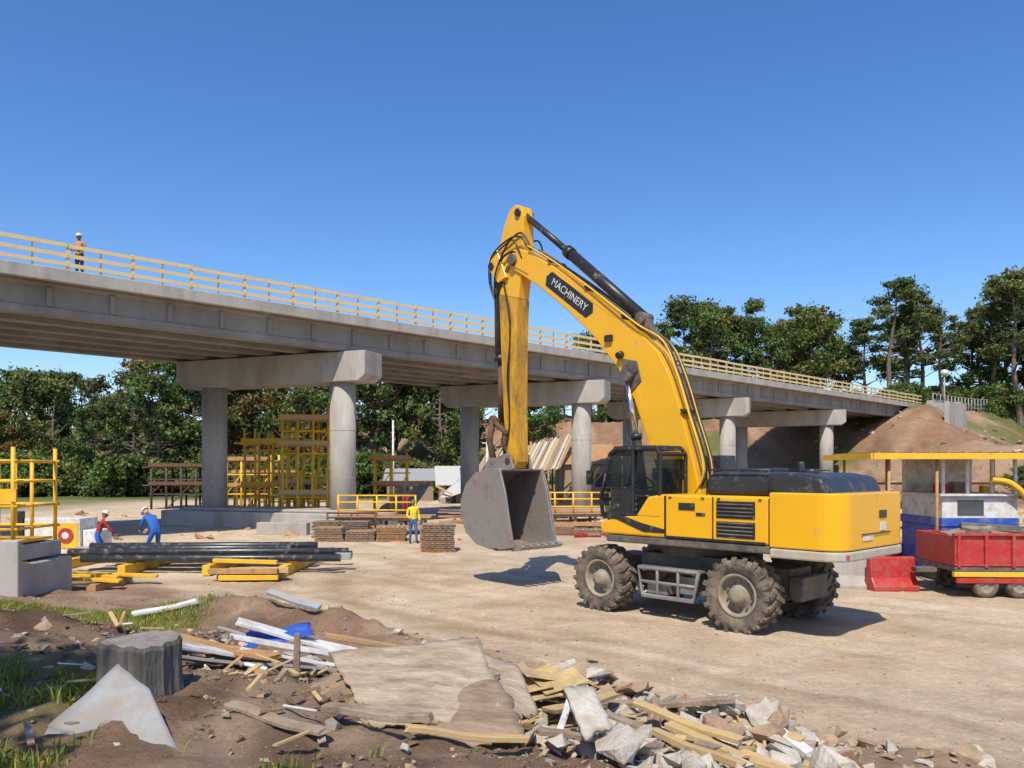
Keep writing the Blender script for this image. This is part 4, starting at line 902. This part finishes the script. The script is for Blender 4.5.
railing('safety_railing',8.6,24,3.0,.0,.1,1.3)
m=MB()
for i in range(110): chunk(m,U(14,34),U(32,54),.1+.5*random.random()**2,random.choice([0,0,1]))
for i in range(260):
    x_=U(34,62); y_=U(58,96); 
    if h0(x_,y_)>.6: chunk(m,x_,y_,.1+.5*random.random()**2.5,random.choice([0,1,1,1]))
m.obj('spoil_rocks',[concbr,clod])
pallets('pallet_stack',12.5,27,3,1,4,woodo); railing('safety_railing',14.5,30,6,0,.1,1.4); pallets('pallet_stack',21,36,3,2,4,woodd)
m=MB()
for i in range(20): m.box((U(16,21),U(30,33),.1+.09*(i%7)),(U(2,4),.2,.08),random.randint(0,2),(0,0,U(-.15,.15)))
m.obj('lumber_stack',[woodo,woodd,white])
def BW(a,b): return (-.696*(34.09+b)+.718*a, .718*(34.09+b)+.696*a)
m=MB()
for i in range(46):
    x_,y_=BW(101+i*1.3,-1.0); z=h0(x_,y_); m.cyl((x_,y_,z-.3),(x_,y_,z+1.7),.05,n=6)
    if i<45:
        x2,y2=BW(101+(i+1)*1.3,-1.0); z2=h0(x2,y2)
        for k in (.4,.95,1.65): m.cyl((x_,y_,z+k),(x2,y2,z2+k),.035,n=5)
m.obj('road_fence',greyb)
x_,y_=BW(100.5,-2.4); z=h0(x_,y_); m=MB(); m.cyl((0,0,-.5),(0,0,3.9),.10,.07,m=1,n=8); m.ell((0,0,4.2),(.42,.42,.36),0); m.cyl((0,0,3.8),(0,0,3.95),.2,m=1); m.obj('street_lamp',[white,greyb],None,(x_,y_,z))
railing('safety_railing',50,76,7,0,.5,1.3)
# ------------------------------------------------------------------ people
def person(name,loc,rz,shirt,pants,sk,J=None,hat=None,look=0,sleeve=True,scale=1.0):
    e=empty(name,loc,rz); e.scale=(scale,)*3
    B={'pel':(0,0,.95),'spi':(0,0,1.12),'che':(0,.01,1.32),'nec':(0,0,1.47),'hea':(0,.015,1.56)}
    Rr={'pel':(.15,.11),'spi':(.13,.1),'che':(.16,.11),'nec':(.055,.055),'hea':(.05,.05)}
    for s,n_ in ((-1,'L'),(1,'R')):
        B.update({'sh'+n_:(s*.18,0,1.41),'el'+n_:(s*.24,-.03,1.13),'wr'+n_:(s*.25,.07,.89),'hi'+n_:(s*.09,0,.87),'kn'+n_:(s*.11,.02,.50),'an'+n_:(s*.12,-.03,.10),'to'+n_:(s*.14,.15,.045)})
        Rr.update({'sh'+n_:(.065,.065),'el'+n_:(.046,.046),'wr'+n_:(.033,.03),'hi'+n_:(.095,.1),'kn'+n_:(.065,.065),'an'+n_:(.048,.05),'to'+n_:(.045,.035)})
    if J: B.update(J)
    names=list(B); ed=[('pel','spi'),('spi','che'),('che','nec'),('nec','hea')]
    for n_ in 'LR': ed+=[('che','sh'+n_),('sh'+n_,'el'+n_),('el'+n_,'wr'+n_),('pel','hi'+n_),('hi'+n_,'kn'+n_),('kn'+n_,'an'+n_),('an'+n_,'to'+n_)]
    me=bpy.data.meshes.new(name+'_b'); me.from_pydata([B[k] for k in names],[(names.index(a),names.index(b)) for a,b in ed],[])
    o=bpy.data.objects.new('tmp',me); COL.objects.link(o); sk_=o.modifiers.new('k','SKIN'); ss_=o.modifiers.new('s','SUBSURF'); ss_.levels=2; ss_.render_levels=2
    if not me.skin_vertices:
        bpy.context.view_layer.objects.active=o; bpy.ops.mesh.customdata_skin_add()
    sv=me.skin_vertices[0].data
    for i,k in enumerate(names): sv[i].radius=Rr[k]; sv[i].use_root=(k=='pel')
    dg=bpy.context.evaluated_depsgraph_get(); dg.update(); m2=bpy.data.meshes.new_from_object(o.evaluated_get(dg)); bpy.data.objects.remove(o)
    for mt in (shirt,sk,pants,blackp): m2.materials.append(mt)
    def mi(a,b):
        if a[:2]=='an': return 3
        if a[:2] in('hi','kn') or b[:2]=='hi': return 2
        if a=='nec' : return 1
        if a[:2]=='el' and not sleeve: return 1
        return 0
    segs=[(Vector(B[a]),Vector(B[b]),mi(a,b)) for a,b in ed]
    for p in m2.polygons:
        c=p.center; best=9;bi=0
        for a,b,k in segs:
            d_=b-a; t=max(0,min(1,(c-a).dot(d_)/d_.length_squared)); ds=(c-a-d_*t).length*(1.0 if k!=1 else 1.15)
            if ds<best: best=ds;bi=k
        p.material_index=bi; p.use_smooth=True
    bo=bpy.data.objects.new('body',m2); COL.objects.link(bo); bo.parent=e
    up=(Vector(B['hea'])-Vector(B['nec'])).normalized(); fw=Vector((math.sin(look),math.cos(look),0)); fw=(fw-up*fw.dot(up)).normalized(); rt=fw.cross(up)
    M=Matrix((rt,fw,up)).transposed(); c=Vector(B['hea'])+up*.085
    m=MB(); m.ell(c,(.076,.096,.118),0,M,16,12); m.ell(c+M@Vector((0,.03,-.07)),(.055,.06,.05),0,M)
    m.ell(c+M@Vector((0,.10,-.015)),(.013,.02,.022),0,M,8,6); m.ell(c+M@Vector((0,.088,-.055)),(.024,.008,.007),2,M,8,4)
    for s in (-1,1):
        m.ell(c+M@Vector((s*.078,0,-.01)),(.012,.022,.032),0,M,8,6); m.ell(c+M@Vector((s*.03,.083,.012)),(.014,.01,.009),3,M,8,6); m.ell(c+M@Vector((s*.03,.091,.012)),(.006,.005,.006),1,M,6,4)
    m.ell(c+M@Vector((0,-.018,.022)),(.083,.092,.108),1,M,16,10,cut=1.75)
    if hat:
        m.ell(c+M@Vector((0,-.005,.035)),(.105,.125,.115),4,M,18,10,cut=1.6); m.ell(c+M@Vector((0,.03,.035)),(.115,.155,.012),4,M,18,6)
    m.obj('head',[sk,hairm,redp,white,hat or white],e)
    for n_,s in (('L',-1),('R',1)):
        w=Vector(B['wr'+n_]); d_=(w-Vector(B['el'+n_])).normalized(); sd=Vector((s,0,0)); sd=(sd-d_*sd.dot(d_)).normalized(); pn=d_.cross(sd)
        M2=Matrix((sd*.35+pn*.94,sd*.94-pn*.35,d_)).transposed()
        m=MB(); m.ell(w+d_*.055,(.042,.02,.058),0,M2,10,8)
        ax=M2@Vector((1,0,0)); ay=M2@Vector((0,1,0))
        for i,ln in enumerate((.068,.078,.072,.056)):
            b0=w+d_*.095+ax*(i-1.5)*.021; p1=b0+d_*ln*.5-ay*.008; p2=p1+d_*ln*.3-ay*.018; p3=p2+d_*ln*.12-ay*.02
            m.tube([w+d_*.05+ax*(i-1.5)*.018,b0,p1,p2,p3],[.01,.01,.009,.008,.006],0,7)
        th=-ax; m.tube([w+d_*.03+th*.03,w+d_*.06+th*.055,w+d_*.09+th*.06-ay*.012],[.013,.011,.008],0,7)
        m.obj('hand_'+n_,sk,e)
    return e
def cloth(n_,c): return mat(n_,c,.9,.18,9,bump=.3,bscale=18)
hv=cloth('hi_vis_yellow',(.72,.58,.03)); jean=cloth('blue_jeans',(.05,.12,.30)); blu=cloth('blue_coverall',(.03,.13,.45)); drk=cloth('dark_cloth',(.04,.035,.04)); rd_=cloth('red_cloth',(.4,.03,.03)); org=cloth('hi_vis_orange',(.50,.22,.10))
person('construction_worker',(-4.03,32.6,h0(-4.03,32.6)),R(200),hv,jean,skin,{'wrR':(.20,.20,1.02),'knL':(-.11,.08,.50),'anL':(-.13,.06,.10),'toL':(-.14,.24,.045)},None,.4,True,1.02)
bend={'pel':(0,-.12,.92),'spi':(0,.0,1.08),'che':(0,.14,1.22),'nec':(0,.25,1.33),'hea':(0,.33,1.39),'shL':(-.18,.19,1.28),'shR':(.18,.19,1.28),'elL':(-.22,.30,1.03),'elR':(.22,.32,1.03),'wrL':(-.14,.46,.88),'wrR':(.14,.48,.88),'hiL':(-.09,-.1,.86),'hiR':(.09,-.1,.86),'knL':(-.12,.10,.50),'knR':(.12,-.02,.50),'anL':(-.13,-.0,.10),'anR':(.13,-.16,.10),'toL':(-.14,.17,.045),'toR':(.14,.02,.045)}
person('construction_worker',(-12.0,26.8,h0(-12.0,26.8)),R(60),blu,blu,skin2,bend,white,0,True,1.1)
b2=dict(bend); b2.update({'che':(0,.06,1.26),'nec':(0,.1,1.4),'hea':(0,.13,1.48),'shL':(-.18,.08,1.33),'shR':(.18,.08,1.33)})
person('construction_worker',(-13.7,26.6,h0(-13.7,26.6)),R(-60),rd_,blu,skin,b2,white,0,True,.98)
x_,y_=BW(9.8,.75); person('construction_worker',(x_,y_,10.6),R(170),org,drk,skin,{'wrR':(.16,.22,1.08),'wrL':(-.2,.2,1.05)},white,.3,True,1.02)
person('construction_worker',(-5.1,38.3,h0(-5.1,38.3)+.86),R(150),drk,rd_,skin,{'wrR':(.3,.25,1.2)},None,0,True,1.0)
# ------------------------------------------------------------------ light, sky, camera
EL=54
w=bpy.data.worlds.new('World'); sc.world=w; w.use_nodes=True; N=w.node_tree.nodes; L=w.node_tree.links
bg=N['Background']; sky=N.new('ShaderNodeTexSky'); sky.sky_type='NISHITA'; sky.sun_disc=False; sky.sun_elevation=R(EL); sky.sun_rotation=R(191.5); sky.air_density=1.0; sky.dust_density=.7; sky.ozone_density=3.5; sky.altitude=200
hs=N.new('ShaderNodeHueSaturation'); hs.inputs['Hue'].default_value=.508; hs.inputs['Saturation'].default_value=1.24; hs.inputs['Value'].default_value=1.42; L.new(sky.outputs[0],hs.inputs['Color'])
L.new(hs.outputs[0],bg.inputs[0]); bg.inputs[1].default_value=.125
sl=bpy.data.lights.new('sun','SUN'); sl.energy=5.0; sl.angle=R(.5); sl.color=(1,.92,.79); so=bpy.data.objects.new('sun',sl); COL.objects.link(so)
c_=math.cos(R(EL)); so.rotation_euler=Vector((.2*c_,.98*c_,-math.sin(R(EL)))).to_track_quat('-Z','Y').to_euler(); so.location=(0,0,50)
cam=bpy.data.cameras.new('camera'); co=bpy.data.objects.new('camera',cam); COL.objects.link(co); co.location=(0,0,3.0); co.rotation_euler=(R(90),0,0)
cam.sensor_width=36; cam.lens=800/1024*36; cam.shift_y=86/1024; cam.clip_end=3000; cam.clip_start=.05; sc.camera=co
sc.view_settings.view_transform='Standard'; sc.view_settings.look='None'; sc.view_settings.exposure=0
